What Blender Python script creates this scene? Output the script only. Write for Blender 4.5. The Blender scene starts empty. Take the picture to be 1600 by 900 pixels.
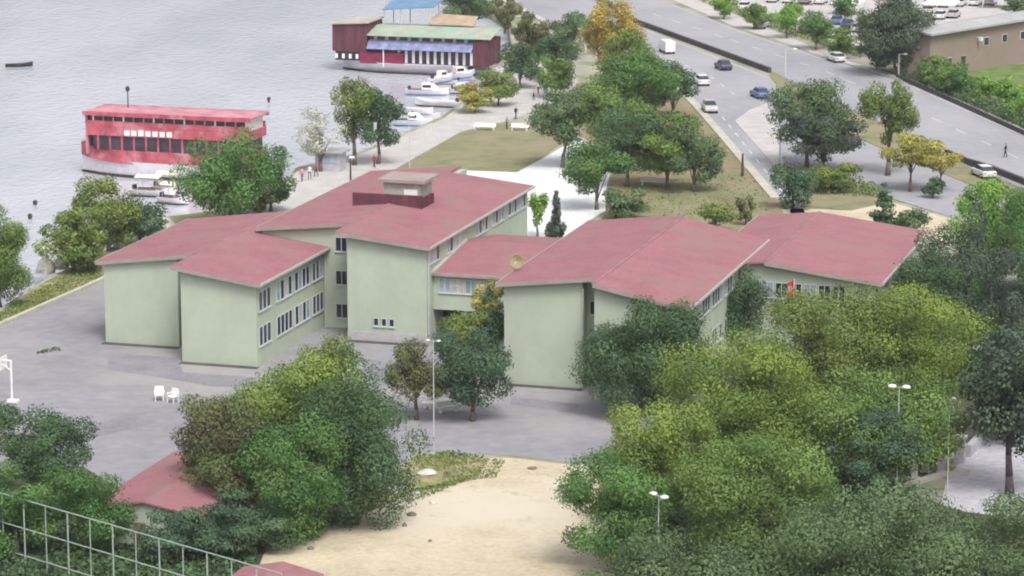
import bpy, math, random
import numpy as np
from mathutils import Vector, Matrix

# ------------------------------------------------------------------ camera, sky, sun
S = bpy.context.scene
COL = S.collection
CAM_H, F, HZ = 62.0, 4800.0, -550.0            # height (m), focal length in photo pixels, horizon row
TH = math.atan((450 - HZ) / F)
cam_d = bpy.data.cameras.new("camera")
cam = bpy.data.objects.new("camera", cam_d)
COL.objects.link(cam)
cam.location = (0, 0, CAM_H)
cam.rotation_euler = (math.pi / 2 - TH, 0, 0)
cam_d.sensor_width = 36
cam_d.lens = 36 * F / 1600
cam_d.clip_start = 1
cam_d.clip_end = 20000
S.camera = cam

SUN_EL, SUN_AZ = math.radians(56), math.radians(160)   # azimuth clockwise from +Y (away from the viewer)
sd = Vector((math.sin(SUN_AZ) * math.cos(SUN_EL), math.cos(SUN_AZ) * math.cos(SUN_EL), math.sin(SUN_EL)))
W = bpy.data.worlds.new("World")
S.world = W
W.use_nodes = True
wn = W.node_tree
bg = wn.nodes["Background"]
sky = wn.nodes.new("ShaderNodeTexSky")
sky.sky_type = 'NISHITA'
sky.sun_disc = False
sky.sun_elevation = SUN_EL
sky.sun_rotation = SUN_AZ
sky.air_density = 1.0
sky.dust_density = 6.0
sky.ozone_density = 1.0
hs = wn.nodes.new("ShaderNodeHueSaturation")
hs.inputs["Saturation"].default_value = 0.22
wn.links.new(sky.outputs[0], hs.inputs["Color"])
wn.links.new(hs.outputs[0], bg.inputs[0])
bg.inputs[1].default_value = 0.15
sun_d = bpy.data.lights.new("sun", 'SUN')
sun_d.energy = 1.25
sun_d.angle = math.radians(16)
sun_d.color = (1.0, 0.965, 0.92)
sun = bpy.data.objects.new("sun", sun_d)
COL.objects.link(sun)
sun.location = (0, 250, 150)
sun.rotation_euler = (-sd).to_track_quat('-Z', 'Y').to_euler()
S.view_settings.view_transform = 'Standard'
S.view_settings.look = 'None'
S.view_settings.exposure = 0.4
S.view_settings.gamma = 1.0
S.cycles.use_adaptive_sampling = True
S.cycles.adaptive_threshold = 0.03
S.cycles.max_bounces = 5
S.cycles.diffuse_bounces = 3
S.cycles.glossy_bounces = 2
S.cycles.transmission_bounces = 2
S.cycles.transparent_max_bounces = 4
S.cycles.caustics_reflective = False
S.cycles.caustics_refractive = False
S.cycles.filter_width = 2.0                       # soft lens

# ------------------------------------------------------------------ measuring helpers
def gp(px, py, z=0.0):
    """A point of the place at height z, measured in the photograph."""
    x = (px - 800) / F
    y = (450 - py) / F
    c, s = math.cos(TH), math.sin(TH)
    r = Vector((x, c + y * s, -s + y * c))
    t = (z - CAM_H) / r.z
    return Vector((r.x * t, r.y * t, z))

def scl(p):
    c, s = math.cos(TH), math.sin(TH)
    return F / (p[1] * c - (p[2] - CAM_H) * s)

def hgt(px, py, pyt):
    g = gp(px, py)
    y = (450 - pyt) / F
    c, s = math.cos(TH), math.sin(TH)
    t = g.y / (c + y * s)
    return CAM_H + (-s + y * c) * t

UA = math.radians(-16.5)                          # the school's front runs along this angle
O = Vector((-29.2254, 265.324, 0))
U = Vector((math.cos(UA), math.sin(UA), 0))
V = Vector((-math.sin(UA), math.cos(UA), 0))
def uvp(u, v, z=0):
    p = O + U * u + V * v
    return Vector((p.x, p.y, z))

# ------------------------------------------------------------------ materials
MATS = {}
def mat(name, col, rough=0.8, spec=0.3, var=0.12, scale=0.6, bump=0.0, bscale=8.0, metal=0.0, col2=None, stretch=None, detail=6, fine=0.05, emis=None):
    if name in MATS:
        return MATS[name]
    m = bpy.data.materials.new(name)
    m.use_nodes = True
    nt = m.node_tree
    b = nt.nodes["Principled BSDF"]
    b.inputs["Roughness"].default_value = rough
    b.inputs["Specular IOR Level"].default_value = spec
    b.inputs["Metallic"].default_value = metal
    tc = nt.nodes.new("ShaderNodeTexCoord")
    mp = nt.nodes.new("ShaderNodeMapping")
    nt.links.new(tc.outputs["Object"], mp.inputs[0])
    if stretch:
        mp.inputs["Scale"].default_value = stretch
    n1 = nt.nodes.new("ShaderNodeTexNoise")
    n1.inputs["Scale"].default_value = scale
    n1.inputs["Detail"].default_value = detail
    n1.inputs["Roughness"].default_value = 0.62
    nt.links.new(mp.outputs[0], n1.inputs[0])
    rp = nt.nodes.new("ShaderNodeValToRGB")
    c2 = col2 if col2 else tuple(min(1, c * (1 + var)) for c in col)
    c1 = tuple(c * (1 - var) for c in col) if not col2 else col
    rp.color_ramp.elements[0].color = (*c1, 1)
    rp.color_ramp.elements[0].position = 0.36
    rp.color_ramp.elements[1].color = (*c2, 1)
    rp.color_ramp.elements[1].position = 0.66
    nt.links.new(n1.outputs[0], rp.inputs[0])
    n2 = nt.nodes.new("ShaderNodeTexNoise")
    n2.inputs["Scale"].default_value = scale * 9
    n2.inputs["Detail"].default_value = 3
    nt.links.new(mp.outputs[0], n2.inputs[0])
    mr = nt.nodes.new("ShaderNodeMapRange")
    mr.inputs[1].default_value = 0.3
    mr.inputs[2].default_value = 0.7
    mr.inputs[3].default_value = 1 - fine * 2
    mr.inputs[4].default_value = 1 + fine * 2
    nt.links.new(n2.outputs[0], mr.inputs[0])
    mx = nt.nodes.new("ShaderNodeVectorMath")
    mx.operation = 'SCALE'
    nt.links.new(rp.outputs[0], mx.inputs[0])
    nt.links.new(mr.outputs[0], mx.inputs["Scale"])
    nt.links.new(mx.outputs[0], b.inputs["Base Color"])
    if bump:
        n3 = nt.nodes.new("ShaderNodeTexNoise")
        n3.inputs["Scale"].default_value = bscale
        n3.inputs["Detail"].default_value = 4
        nt.links.new(mp.outputs[0], n3.inputs[0])
        bp = nt.nodes.new("ShaderNodeBump")
        bp.inputs["Strength"].default_value = 1
        bp.inputs["Distance"].default_value = bump
        nt.links.new(n3.outputs[0], bp.inputs["Height"])
        nt.links.new(bp.outputs[0], b.inputs["Normal"])
    MATS[name] = m
    return m

def patchy(m, col, scale, lo, hi, stretch=None, amount=1.0):
    """Stains or worn patches of another colour over a material."""
    nt = m.node_tree
    b = nt.nodes["Principled BSDF"]
    src = b.inputs["Base Color"].links[0].from_socket
    tc = nt.nodes.new("ShaderNodeTexCoord")
    mp = nt.nodes.new("ShaderNodeMapping")
    mp.inputs["Location"].default_value = (scale * 31, 7, 3)
    if stretch:
        mp.inputs["Scale"].default_value = stretch
    nt.links.new(tc.outputs["Object"], mp.inputs[0])
    n = nt.nodes.new("ShaderNodeTexNoise")
    n.inputs["Scale"].default_value = scale
    n.inputs["Detail"].default_value = 8
    n.inputs["Roughness"].default_value = 0.65
    nt.links.new(mp.outputs[0], n.inputs[0])
    mr = nt.nodes.new("ShaderNodeMapRange")
    mr.inputs[1].default_value = lo
    mr.inputs[2].default_value = hi
    mr.inputs[4].default_value = amount
    nt.links.new(n.outputs[0], mr.inputs[0])
    mx = nt.nodes.new("ShaderNodeMix")
    mx.data_type = 'RGBA'
    nt.links.new(mr.outputs[0], mx.inputs[0])
    nt.links.new(src, mx.inputs[6])
    mx.inputs[7].default_value = (*col, 1)
    nt.links.new(mx.outputs[2], b.inputs["Base Color"])
    return m

def leaf_mat(name, c_lo, c_hi, patch=None):
    m = bpy.data.materials.new(name)
    m.use_nodes = True
    nt = m.node_tree
    b = nt.nodes["Principled BSDF"]
    b.inputs["Roughness"].default_value = 0.62
    b.inputs["Specular IOR Level"].default_value = 0.25
    at = nt.nodes.new("ShaderNodeAttribute")
    at.attribute_name = "tone"
    rp = nt.nodes.new("ShaderNodeValToRGB")
    e = rp.color_ramp.elements
    e[0].color = (*c_lo, 1)
    e[0].position = 0.05
    e[1].color = (*c_hi, 1)
    e[1].position = 0.95
    nt.links.new(at.outputs["Fac"], rp.inputs[0])
    out = rp.outputs[0]
    if patch:
        tc = nt.nodes.new("ShaderNodeTexCoord")
        n = nt.nodes.new("ShaderNodeTexNoise")
        n.inputs["Scale"].default_value = 0.35
        n.inputs["Detail"].default_value = 5
        nt.links.new(tc.outputs["Object"], n.inputs[0])
        mr = nt.nodes.new("ShaderNodeMapRange")
        mr.inputs[1].default_value = 0.46
        mr.inputs[2].default_value = 0.62
        mr.inputs[4].default_value = 0.8
        nt.links.new(n.outputs[0], mr.inputs[0])
        mx = nt.nodes.new("ShaderNodeMix")
        mx.data_type = 'RGBA'
        nt.links.new(mr.outputs[0], mx.inputs[0])
        nt.links.new(out, mx.inputs[6])
        mx.inputs[7].default_value = (*patch, 1)
        out = mx.outputs[2]
    nt.links.new(out, b.inputs["Base Color"])
    tr = nt.nodes.new("ShaderNodeBsdfTranslucent")
    nt.links.new(out, tr.inputs[0])
    ms = nt.nodes.new("ShaderNodeMixShader")
    ms.inputs[0].default_value = 0.16
    nt.links.new(b.outputs[0], ms.inputs[1])
    nt.links.new(tr.outputs[0], ms.inputs[2])
    nt.links.new(ms.outputs[0], nt.nodes["Material Output"].inputs[0])
    MATS[name] = m
    return m

LEAF = {
    'mid':    leaf_mat('leaves_mid', (.08, .145, .04), (.20, .31, .08), (.14, .21, .055)),
    'rich':   leaf_mat('leaves_rich', (.055, .13, .04), (.14, .28, .08), (.12, .19, .055)),
    'dark':   leaf_mat('leaves_dark', (.045, .085, .045), (.11, .19, .09), (.07, .13, .045)),
    'blue':   leaf_mat('leaves_blue_green', (.045, .09, .055), (.12, .20, .11), (.08, .13, .06)),
    'olive':  leaf_mat('leaves_olive', (.11, .15, .04), (.24, .30, .08), (.11, .18, .05)),
    'lime':   leaf_mat('leaves_lime', (.11, .175, .035), (.27, .355, .07), (.12, .19, .055)),
    'yellow': leaf_mat('leaves_yellow', (.28, .25, .06), (.50, .46, .13), (.22, .26, .08)),
    'autumn': leaf_mat('leaves_autumn', (.34, .23, .06), (.58, .46, .10), (.28, .30, .08)),
    'grey':   leaf_mat('leaves_grey_green', (.07, .11, .055), (.16, .235, .11), (.10, .17, .06)),
    'pale':   leaf_mat('leaves_pale', (.36, .37, .30), (.62, .63, .55)),
    'brown':  leaf_mat('leaves_brown', (.09, .095, .045), (.21, .215, .10), (.11, .155, .055)),
    'bright': leaf_mat('leaves_bright', (.11, .24, .04), (.26, .44, .09)),
    'purple': leaf_mat('leaves_dusky', (.05, .07, .06), (.12, .165, .11), (.08, .13, .055)),
}
M = {}
M['bark'] = mat('bark', (.16, .13, .11), .9, .1, .3, 3, .02, 12)
M['bark_dark'] = mat('bark_dark', (.07, .06, .065), .9, .1, .3, 3, .02, 12)
M['wall'] = patchy(mat('green_plaster', (.415, .468, .375), .9, .15, .06, .18, .004, 20, fine=.015), (.37, .39, .345), .45, .48, .72, (1, 1, .16), .6)
M['plinth'] = mat('grey_plinth', (.42, .41, .42), .9, .15, .06, .8)
M['fascia'] = mat('fascia_board', (.33, .27, .25), .7, .2, .1, .6)
M['fascia_light'] = mat('pale_gutter', (.46, .44, .43), .5, .3, .06, .6)
M['white'] = mat('white_paint', (.78, .78, .77), .5, .3, .04, 1)
M['frame'] = mat('window_frame', (.52, .55, .56), .45, .35, .05, 1)
M['pane'] = mat('window_pane', (.02, .03, .045), .15, .4, .3, .8)
M['pane_light'] = mat('window_pane_light', (.30, .35, .40), .12, .6, .3, .8)
M['curtain'] = mat('curtained_pane', (.42, .40, .37), .3, .5, .2, 2)
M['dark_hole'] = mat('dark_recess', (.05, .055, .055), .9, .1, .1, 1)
M['maroon'] = mat('maroon_boards', (.12, .045, .06), .75, .2, .25, 1.2, stretch=(1, 1, .2))
M['concrete'] = mat('old_concrete', (.38, .37, .33), .9, .15, .18, .9, .01, 10)
M['asphalt'] = patchy(mat('yard_asphalt', (.255, .25, .275), .92, .2, .10, .09, .01, 14, fine=.05), (.33, .32, .30), .06, .48, .60, (1, .6, 1), .6)
patchy(M['asphalt'], (.20, .20, .215), .09, .52, .60, (1, 1.6, 1), .45)
patchy(M['asphalt'], (.16, .16, .17), .22, .66, .72, (.5, 1, 1), .5)
M['road'] = patchy(mat('road_asphalt', (.30, .30, .325), .9, .25, .07, .06, .008, 14, fine=.03), (.35, .345, .365), .03, .48, .6, (1, 1, 1), .6)
patchy(M['road'], (.24, .24, .26), .10, .55, .66, (1, .3, 1), .5)
M['line'] = mat('road_paint', (.62, .61, .56), .8, .2, .12, 1)
M['kerb'] = mat('kerb_stone', (.46, .44, .38), .9, .2, .12, .5)
M['pave'] = mat('pale_paving', (.45, .43, .42), .9, .2, .10, .35, .01, 8)
M['plaza'] = mat('white_concrete', (.66, .67, .68), .9, .2, .06, .2)
M['land'] = patchy(mat('dry_ground', (.33, .32, .27), .95, .1, .2, .12, .03, 6), (.22, .24, .12), .10, .48, .6)
M['sand'] = patchy(mat('sand', (.50, .43, .315), .95, .1, .10, .25, .06, 4, fine=.06), (.57, .51, .41), .07, .45, .6)
patchy(M['sand'], (.36, .32, .21), .5, .56, .68, None, .7)
M['lawn'] = patchy(mat('dry_lawn', (.22, .215, .125), .95, .1, .15, .3, .04, 9), (.27, .235, .16), .15, .5, .62)
M['verge'] = patchy(mat('dry_verge', (.31, .275, .16), .95, .1, .3, .5, .1, 4), (.17, .20, .07), .35, .45, .6)
M['weeds'] = mat('weeds', (.22, .22, .09), .95, .1, .4, .8)
M['dirt'] = patchy(mat('brown_dirt', (.25, .205, .14), .95, .1, .2, .3, .03, 6), (.22, .21, .10), .2, .5, .6)
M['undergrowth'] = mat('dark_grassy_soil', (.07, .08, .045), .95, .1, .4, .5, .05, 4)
M['patch'] = mat('asphalt_patch', (.225, .22, .245), .92, .2, .12, .3, .01, 14)
M['rock'] = mat('pale_rock', (.55, .53, .48), .9, .2, .15, 1.5, .05, 4)
M['debris'] = mat('dark_debris', (.18, .15, .13), .9, .2, .3, 2)
M['red'] = patchy(mat('faded_red_paint', (.42, .09, .12), .55, .35, .3, .7), (.55, .30, .33), .5, .5, .7)
M['red_roof'] = mat('pink_deck_roof', (.50, .23, .27), .7, .25, .25, .5)
M['hull_white'] = mat('white_hull', (.72, .70, .74), .4, .4, .08, .6)
M['boat_dark'] = mat('boat_windows', (.05, .035, .05), .25, .5, .4, 1)
M['tarp_blue'] = mat('blue_tarpaulin', (.14, .24, .38), .6, .3, .15, .6)
M['tarp_violet'] = mat('violet_blue_awning', (.22, .24, .40), .7, .2, .3, 1.2)
M['awning'] = patchy(mat('tan_green_awning', (.34, .36, .30), .8, .15, .15, .5), (.26, .40, .30), .25, .5, .55)
M['tan_roof'] = mat('tan_roof', (.42, .38, .33), .8, .2, .12, .5)
M['orange_roof'] = mat('orange_canvas', (.40, .30, .22), .8, .2, .2, .8)
M['cream'] = mat('cream_canvas', (.78, .68, .56), .8, .2, .08, 1)
M['steel'] = mat('galvanised_steel', (.50, .54, .52), .5, .4, .1, 2)
M['rail'] = mat('pale_green_rail', (.33, .39, .35), .55, .35, .12, 2)
M['tan_wall'] = patchy(mat('tan_plaster', (.26, .215, .175), .9, .15, .07, .25, fine=.02), (.28, .21, .195), .12, .45, .6)
M['grey_roof'] = mat('grey_sheet_roof', (.36, .36, .37), .7, .3, .1, .3)
M['tyre'] = mat('tyre_rubber', (.03, .03, .03), .85, .2, .1, 4)
M['glass'] = mat('car_glass', (.03, .04, .05), .06, .7, .1, 1)
M['skin'] = mat('skin', (.45, .28, .20), .6, .3, .05, 3)
M['hair'] = mat('hair', (.04, .03, .025), .7, .3, .1, 5)
M['stone'] = mat('pale_stone', (.42, .41, .45), .9, .2, .15, 1.5, .03, 6)
M['flag'] = mat('flag_red', (.55, .015, .04), .7, .2, .05, 2)
M['yellow_paint'] = mat('weathered_yellow', (.38, .32, .19), .7, .3, .2, 3)
M['barrier'] = mat('dark_barrier', (.085, .08, .08), .85, .2, .2, .8)
M['wood'] = mat('weathered_wood', (.22, .16, .12), .85, .2, .2, 2)

def roof_mat():
    m = mat('red_roofing', (.315, .138, .158), .75, .25, .10, .35, fine=.05)
    patchy(m, (.29, .17, .165), .2, .47, .60, None, .8)
    patchy(m, (.22, .12, .13), .9, .60, .72, (1, .25, 1), .5)
    patchy(m, (.345, .135, .165), .5, .55, .68, (1, .3, 1), .5)
    nt = m.node_tree
    b = nt.nodes["Principled BSDF"]
    tc = nt.nodes.new("ShaderNodeTexCoord")
    w = nt.nodes.new("ShaderNodeTexWave")
    w.inputs["Scale"].default_value = .8
    w.bands_direction = 'Y'
    nt.links.new(tc.outputs["Object"], w.inputs[0])
    bp = nt.nodes.new("ShaderNodeBump")
    bp.inputs["Distance"].default_value = 0.08
    nt.links.new(w.outputs[0], bp.inputs["Height"])
    nt.links.new(bp.outputs[0], b.inputs["Normal"])
    return m
M['roof'] = roof_mat()
M['roof_cap'] = mat('ridge_cap', (.29, .14, .155), .75, .25, .15, .8)

def water_mat():
    m = bpy.data.materials.new('water')
    m.use_nodes = True
    nt = m.node_tree
    b = nt.nodes["Principled BSDF"]
    b.inputs["Roughness"].default_value = 0.1
    b.inputs["IOR"].default_value = 1.75
    tc = nt.nodes.new("ShaderNodeTexCoord")
    def noise(sc, st, d=5):
        mp = nt.nodes.new("ShaderNodeMapping")
        mp.inputs["Scale"].default_value = st
        mp.inputs["Rotation"].default_value = (0, 0, .35)
        nt.links.new(tc.outputs["Object"], mp.inputs[0])
        n = nt.nodes.new("ShaderNodeTexNoise")
        n.inputs["Scale"].default_value = sc
        n.inputs["Detail"].default_value = d
        nt.links.new(mp.outputs[0], n.inputs[0])
        return n
    n1 = noise(.05, (1, .35, 1), 8)
    rp = nt.nodes.new("ShaderNodeValToRGB")
    rp.color_ramp.elements[0].color = (.42, .45, .485, 1)
    rp.color_ramp.elements[0].position = .38
    rp.color_ramp.elements[1].color = (.53, .53, .595, 1)
    rp.color_ramp.elements[1].position = .62
    nt.links.new(n1.outputs[0], rp.inputs[0])
    nt.links.new(rp.outputs[0], b.inputs["Base Color"])
    n2 = noise(1.1, (1, .6, 1), 6)
    bp = nt.nodes.new("ShaderNodeBump")
    bp.inputs["Distance"].default_value = .16
    bp.inputs["Strength"].default_value = .8
    nt.links.new(n2.outputs[0], bp.inputs["Height"])
    nt.links.new(bp.outputs[0], b.inputs["Normal"])
    return m
M['water'] = water_mat()

# ------------------------------------------------------------------ object helpers
def tag(o, label=None, cat=None, group=None, kind=None):
    if label: o['label'] = label
    if cat: o['category'] = cat
    if group: o['group'] = group
    if kind: o['kind'] = kind
    return o

def thing(name, loc=(0, 0, 0), rz=0.0, label=None, cat=None, group=None):
    o = bpy.data.objects.new(name, None)
    o.empty_display_size = .5
    COL.objects.link(o)
    o.location = loc
    o.rotation_euler = (0, 0, rz)
    return tag(o, label, cat, group)

def dup(o, parent=None):
    c = o.copy()
    COL.objects.link(c)
    if parent is not None:
        c.parent = parent
    for ch in list(o.children):
        dup(ch, c)
    return c

class MB:
    """Collects faces, builds one mesh object."""
    def __init__(s):
        s.v, s.f, s.m = [], [], []
    def add(s, vs, fs, mi=0):
        n = len(s.v)
        s.v += [tuple(v) for v in vs]
        s.f += [tuple(i + n for i in f) for f in fs]
        s.m += [mi] * len(fs)
        return s
    def box(s, x0, x1, y0, y1, z0, z1, mi=0):
        return s.wedge(x0, x1, y0, y1, z0, z1, z1, mi)
    def wedge(s, x0, x1, y0, y1, z0, zt0, zt1, mi=0):
        vs = [(x0, y0, z0), (x1, y0, z0), (x1, y1, z0), (x0, y1, z0), (x0, y0, zt0), (x1, y0, zt1), (x1, y1, zt1), (x0, y1, zt0)]
        return s.add(vs, [(3, 2, 1, 0), (4, 5, 6, 7), (0, 1, 5, 4), (1, 2, 6, 5), (2, 3, 7, 6), (3, 0, 4, 7)], mi)
    def slab(s, quad, t, mi=0):
        """A sloping slab: top corners (counter-clockwise from above) and thickness."""
        n = len(quad)
        vs = [tuple(q) for q in quad] + [(q[0], q[1], q[2] - t) for q in quad]
        fs = [tuple(range(n)), tuple(range(2 * n - 1, n - 1, -1))]
        for i in range(n):
            j = (i + 1) % n
            fs.append((i, i + n, j + n, j))
        return s.add(vs, fs, mi)
    def tube(s, p0, p1, r0, r1=None, n=8, mi=0, cap=True):
        r1 = r0 if r1 is None else r1
        p0, p1 = Vector(p0), Vector(p1)
        d = (p1 - p0)
        if d.length < 1e-6:
            return s
        q = d.to_track_quat('Z', 'Y')
        vs = []
        for p, r in ((p0, r0), (p1, r1)):
            for i in range(n):
                a = 2 * math.pi * i / n
                vs.append(p + q @ Vector((r * math.cos(a), r * math.sin(a), 0)))
        fs = [(i, (i + 1) % n, (i + 1) % n + n, i + n) for i in range(n)]
        if cap:
            fs += [tuple(range(n - 1, -1, -1)), tuple(range(n, 2 * n))]
        return s.add(vs, fs, mi)
    def loft(s, rings, mi=0, cap=True, closed=True):
        n = len(rings[0])
        vs = [p for r in rings for p in r]
        fs = []
        for k in range(len(rings) - 1):
            for i in range(n if closed else n - 1):
                j = (i + 1) % n
                fs.append((k * n + i, k * n + j, (k + 1) * n + j, (k + 1) * n + i))
        if cap:
            fs += [tuple(range(n - 1, -1, -1)), tuple(range((len(rings) - 1) * n, len(rings) * n))]
        return s.add(vs, fs, mi)
    def ball(s, c, r, n=8, mi=0, sq=1.0):
        rings = []
        for k in range(1, n):
            a = math.pi * k / n
            rings.append([(c[0] + r * math.sin(a) * math.cos(2 * math.pi * i / (2 * n)), c[1] + r * math.sin(a) * math.sin(2 * math.pi * i / (2 * n)), c[2] - r * sq * math.cos(a)) for i in range(2 * n)])
        return s.loft(rings, mi)
    def build(s, name, mats, parent=None, loc=None, smooth=False, bevel=0):
        me = bpy.data.meshes.new(name)
        me.from_pydata(s.v, [], s.f)
        mats = mats if isinstance(mats, (list, tuple)) else [mats]
        for m in mats:
            me.materials.append(m)
        if len(mats) > 1:
            me.polygons.foreach_set('material_index', s.m)
        if smooth:
            me.polygons.foreach_set('use_smooth', [True] * len(me.polygons))
        me.update()
        o = bpy.data.objects.new(name, me)
        COL.objects.link(o)
        if parent is not None:
            o.parent = parent
        if loc is not None:
            o.location = loc
        if bevel:
            bv = o.modifiers.new('bevel', 'BEVEL')
            bv.width = bevel
            bv.segments = 2
            bv.limit_method = 'ANGLE'
        return o

def poly(pts, z=0.0):
    return [gp(x, y, z) for x, y in pts]

def tri_poly(name, pts, z, m, kind='structure', skirt=0.0):
    """A flat sheet through the measured outline (any simple polygon)."""
    from mathutils.geometry import tessellate_polygon
    P = [gp(x, y, 0) if len((x, y)) == 2 else None for x, y in pts]
    P = [Vector((p.x, p.y, z)) for p in P]
    tris = tessellate_polygon([P])
    mb = MB()
    fs = []
    for t in tris:
        a, b, c = (P[i] for i in t)
        if (b - a).cross(c - a).z < 0:
            t = (t[0], t[2], t[1])
        fs.append(tuple(t))
    mb.add(P, fs)
    if skirt:
        n = len(P)
        vs = [tuple(p) for p in P] + [(p.x, p.y, z - skirt) for p in P]
        mb.add(vs, [(i, (i + 1) % n, (i + 1) % n + n, i + n) for i in range(n)] )
    o = mb.build(name, m)
    if kind:
        o['kind'] = kind
    return o

def strip(pts, w, z0, z1, m, name, kind=None, hpts=None):
    """A wall / kerb / barrier of width w following measured ground points."""
    P = [gp(x, y, 0) for x, y in pts]
    L, R = [], []
    for i, p in enumerate(P):
        a = P[max(i - 1, 0)]
        b = P[min(i + 1, len(P) - 1)]
        d = (b - a).normalized()
        n = Vector((-d.y, d.x, 0)) * w / 2
        L.append(p + n)
        R.append(p - n)
    rings = [[(l.x, l.y, z0), (l.x, l.y, z1), (r.x, r.y, z1), (r.x, r.y, z0)] for l, r in zip(L, R)]
    o = MB().loft(rings).build(name, m)
    if kind:
        o['kind'] = kind
    return o

# ------------------------------------------------------------------ the setting: water and ground
w = MB().add([(-900, -60, -1.3), (900, -60, -1.3), (900, 1900, -1.3), (-900, 1900, -1.3)], [(0, 1, 2, 3)]).build('water', M['water'])
w['kind'] = 'structure'
SHORE = [(-400, 640), (-150, 560), (0, 482), (40, 455), (72, 436), (120, 412), (160, 393), (230, 356), (262, 338), (330, 330), (400, 318), (440, 292), (462, 262),
         (500, 252), (545, 243), (600, 222), (640, 203), (690, 182), (722, 158), (742, 132), (775, 100), (800, 70), (792, 35), (750, 8), (700, -25), (560, -100), (400, -200)]
land = [(-1200, 3200), (-900, 1000), *SHORE, (500, -220), (2600, -220), (3600, 3200)]
tri_poly('ground', land, 0, M['land'], skirt=3)
tri_poly('yard', [(-300, 650), (0, 513), (158, 441), (175, 400), (640, 290), (980, 420), (1300, 520), (1010, 700), (900, 724), (800, 712), (650, 705), (560, 760), (400, 900), (200, 1050), (-300, 1050)], .02, M['asphalt'])
tri_poly('sand_lot', [(330, 1000), (395, 880), (430, 852), (500, 828), (580, 800), (640, 770), (665, 728), (720, 716), (800, 716), (900, 728), (1000, 716), (1200, 780), (1260, 1000)], .04, M['sand'])
tri_poly('verge', [(-300, 610), (0, 486), (75, 438), (160, 396), (170, 420), (158, 438), (0, 508), (-300, 642)], .03, M['verge'])
strip([(-300, 647), (0, 510), (158, 440), (185, 426)], .45, 0, .35, M['kerb'], 'verge_kerb', 'structure')
tri_poly('weedy_patch', [(640, 722), (700, 708), (760, 722), (745, 750), (690, 762), (650, 770), (600, 790), (500, 815), (420, 850), (370, 860), (420, 820), (560, 780)], .06, M['verge'])
tri_poly('promenade', [(400, 345), (430, 305), (464, 268), (500, 256), (545, 247), (602, 226), (642, 207), (692, 186), (724, 162), (744, 136), (777, 104), (830, 92), (880, 92), (905, 130), (860, 165), (790, 190), (720, 206), (660, 240), (612, 268), (560, 300), (480, 345)], .02, M['pave'])
tri_poly('lawn', [(612, 268), (660, 240), (722, 206), (790, 194), (860, 205), (880, 222), (852, 244), (808, 268), (706, 266), (660, 278)], .04, M['lawn'])
tri_poly('white_plaza', [(640, 282), (706, 266), (808, 270), (852, 246), (905, 214), (960, 240), (946, 300), (946, 330), (900, 358), (850, 392), (780, 392), (700, 380)], .05, M['plaza'])
tri_poly('dry_park', [(946, 330), (960, 240), (905, 214), (900, 130), (1060, 130), (1090, 165), (1213, 312), (1230, 345), (1180, 420), (900, 420)], .03, M['dirt'])
tri_poly('park_grass', [(1030, 300), (1100, 270), (1150, 265), (1200, 310), (1200, 350), (1120, 400), (1020, 360), (970, 330)], .05, M['lawn'])
NEAR = [(640, -85), (770, -12), (905, 60), (1000, 108), (1060, 136), (1088, 163), (1130, 210), (1213, 306), (1260, 365), (1275, 365), (1218, 258), (1350, 297), (1480, 338), (1700, 420), (2600, 830), (2600, 700), (1760, 380),
        (1560, 292), (1500, 262), (1400, 215), (1250, 150), (1202, 120), (996, 41), (930, 4), (840, -60)]
tri_poly('road', NEAR, .06, M['road'])
FAR = [(850, -62), (935, -2), (1000, 34), (1204, 111), (1300, 158), (1400, 203), (1500, 252), (1600, 296), (1760, 365), (2600, 690), (2600, 590), (1800, 290), (1600, 208), (1425, 132), (1381, 116), (1267, 84), (1145, 44), (1040, 2), (950, -55)]
tri_poly('highway', FAR, .06, M['road'])
tri_poly('road_shoulder', [(960, -60), (1045, -2), (1148, 42), (1270, 82), (1262, 70), (1160, 28), (1060, -14), (985, -60)], .06, M['pave'])
tri_poly('traffic_island', [(1148, 190), (1172, 172), (1198, 163), (1214, 200), (1224, 258), (1212, 262)], .10, M['pave'], skirt=.1)
strip([(905, 62), (1000, 110), (1060, 138), (1086, 164), (1128, 212), (1211, 310)], 1.1, 0, .16, M['kerb'], 'road_kerb', 'structure')
strip([(770, -9), (905, 62)], 1.3, 0, .16, M['pave'], 'pavement', 'structure')
strip([(1267, 82), (1425, 129), (1600, 205), (1780, 285)], 1.4, 0, .18, M['pave'], 'highway_kerb', 'structure')
tri_poly('median_strip', [(1204, 113), (1300, 160), (1400, 205), (1500, 254), (1600, 298), (1700, 350), (1590, 318), (1500, 283), (1400, 242), (1300, 200), (1236, 162), (1203, 120)], .12, M['lawn'], skirt=.1)
tri_poly('roadside_lawn', [(1216, 262), (1350, 300), (1390, 315), (1330, 330), (1250, 322), (1224, 300)], .05, M['lawn'])
tri_poly('rubble_ground', [(1236, 326), (1330, 330), (1390, 316), (1480, 342), (1480, 380), (1440, 372), (1330, 352), (1230, 340)], .06, M['sand'])
tri_poly('parking_lot', [(1045, -60), (1070, -8), (1160, 24), (1290, 70), (1400, 100), (1440, 60), (1700, 30), (1700, -100)], .05, M['pave'])
tri_poly('green_yard', [(1400, 105), (1450, 130), (1600, 195), (1760, 260), (1760, 100), (1500, 100)], .05, mat('fresh_grass', (.14, .19, .07), .95, .1, .3, .4))
tri_poly('hill_path', [(1470, 790), (1480, 745), (1510, 715), (1560, 640), (1700, 600), (1900, 700), (1800, 840), (1500, 800)], .08, M['stone'])
tri_poly('grove_ground', [(985, 735), (1010, 700), (1120, 650), (1250, 560), (1500, 520), (1560, 600), (1490, 700), (1420, 770), (1500, 800), (2300, 900), (2300, 1500), (990, 1500), (960, 900)], .07, M['undergrowth'])
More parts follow.
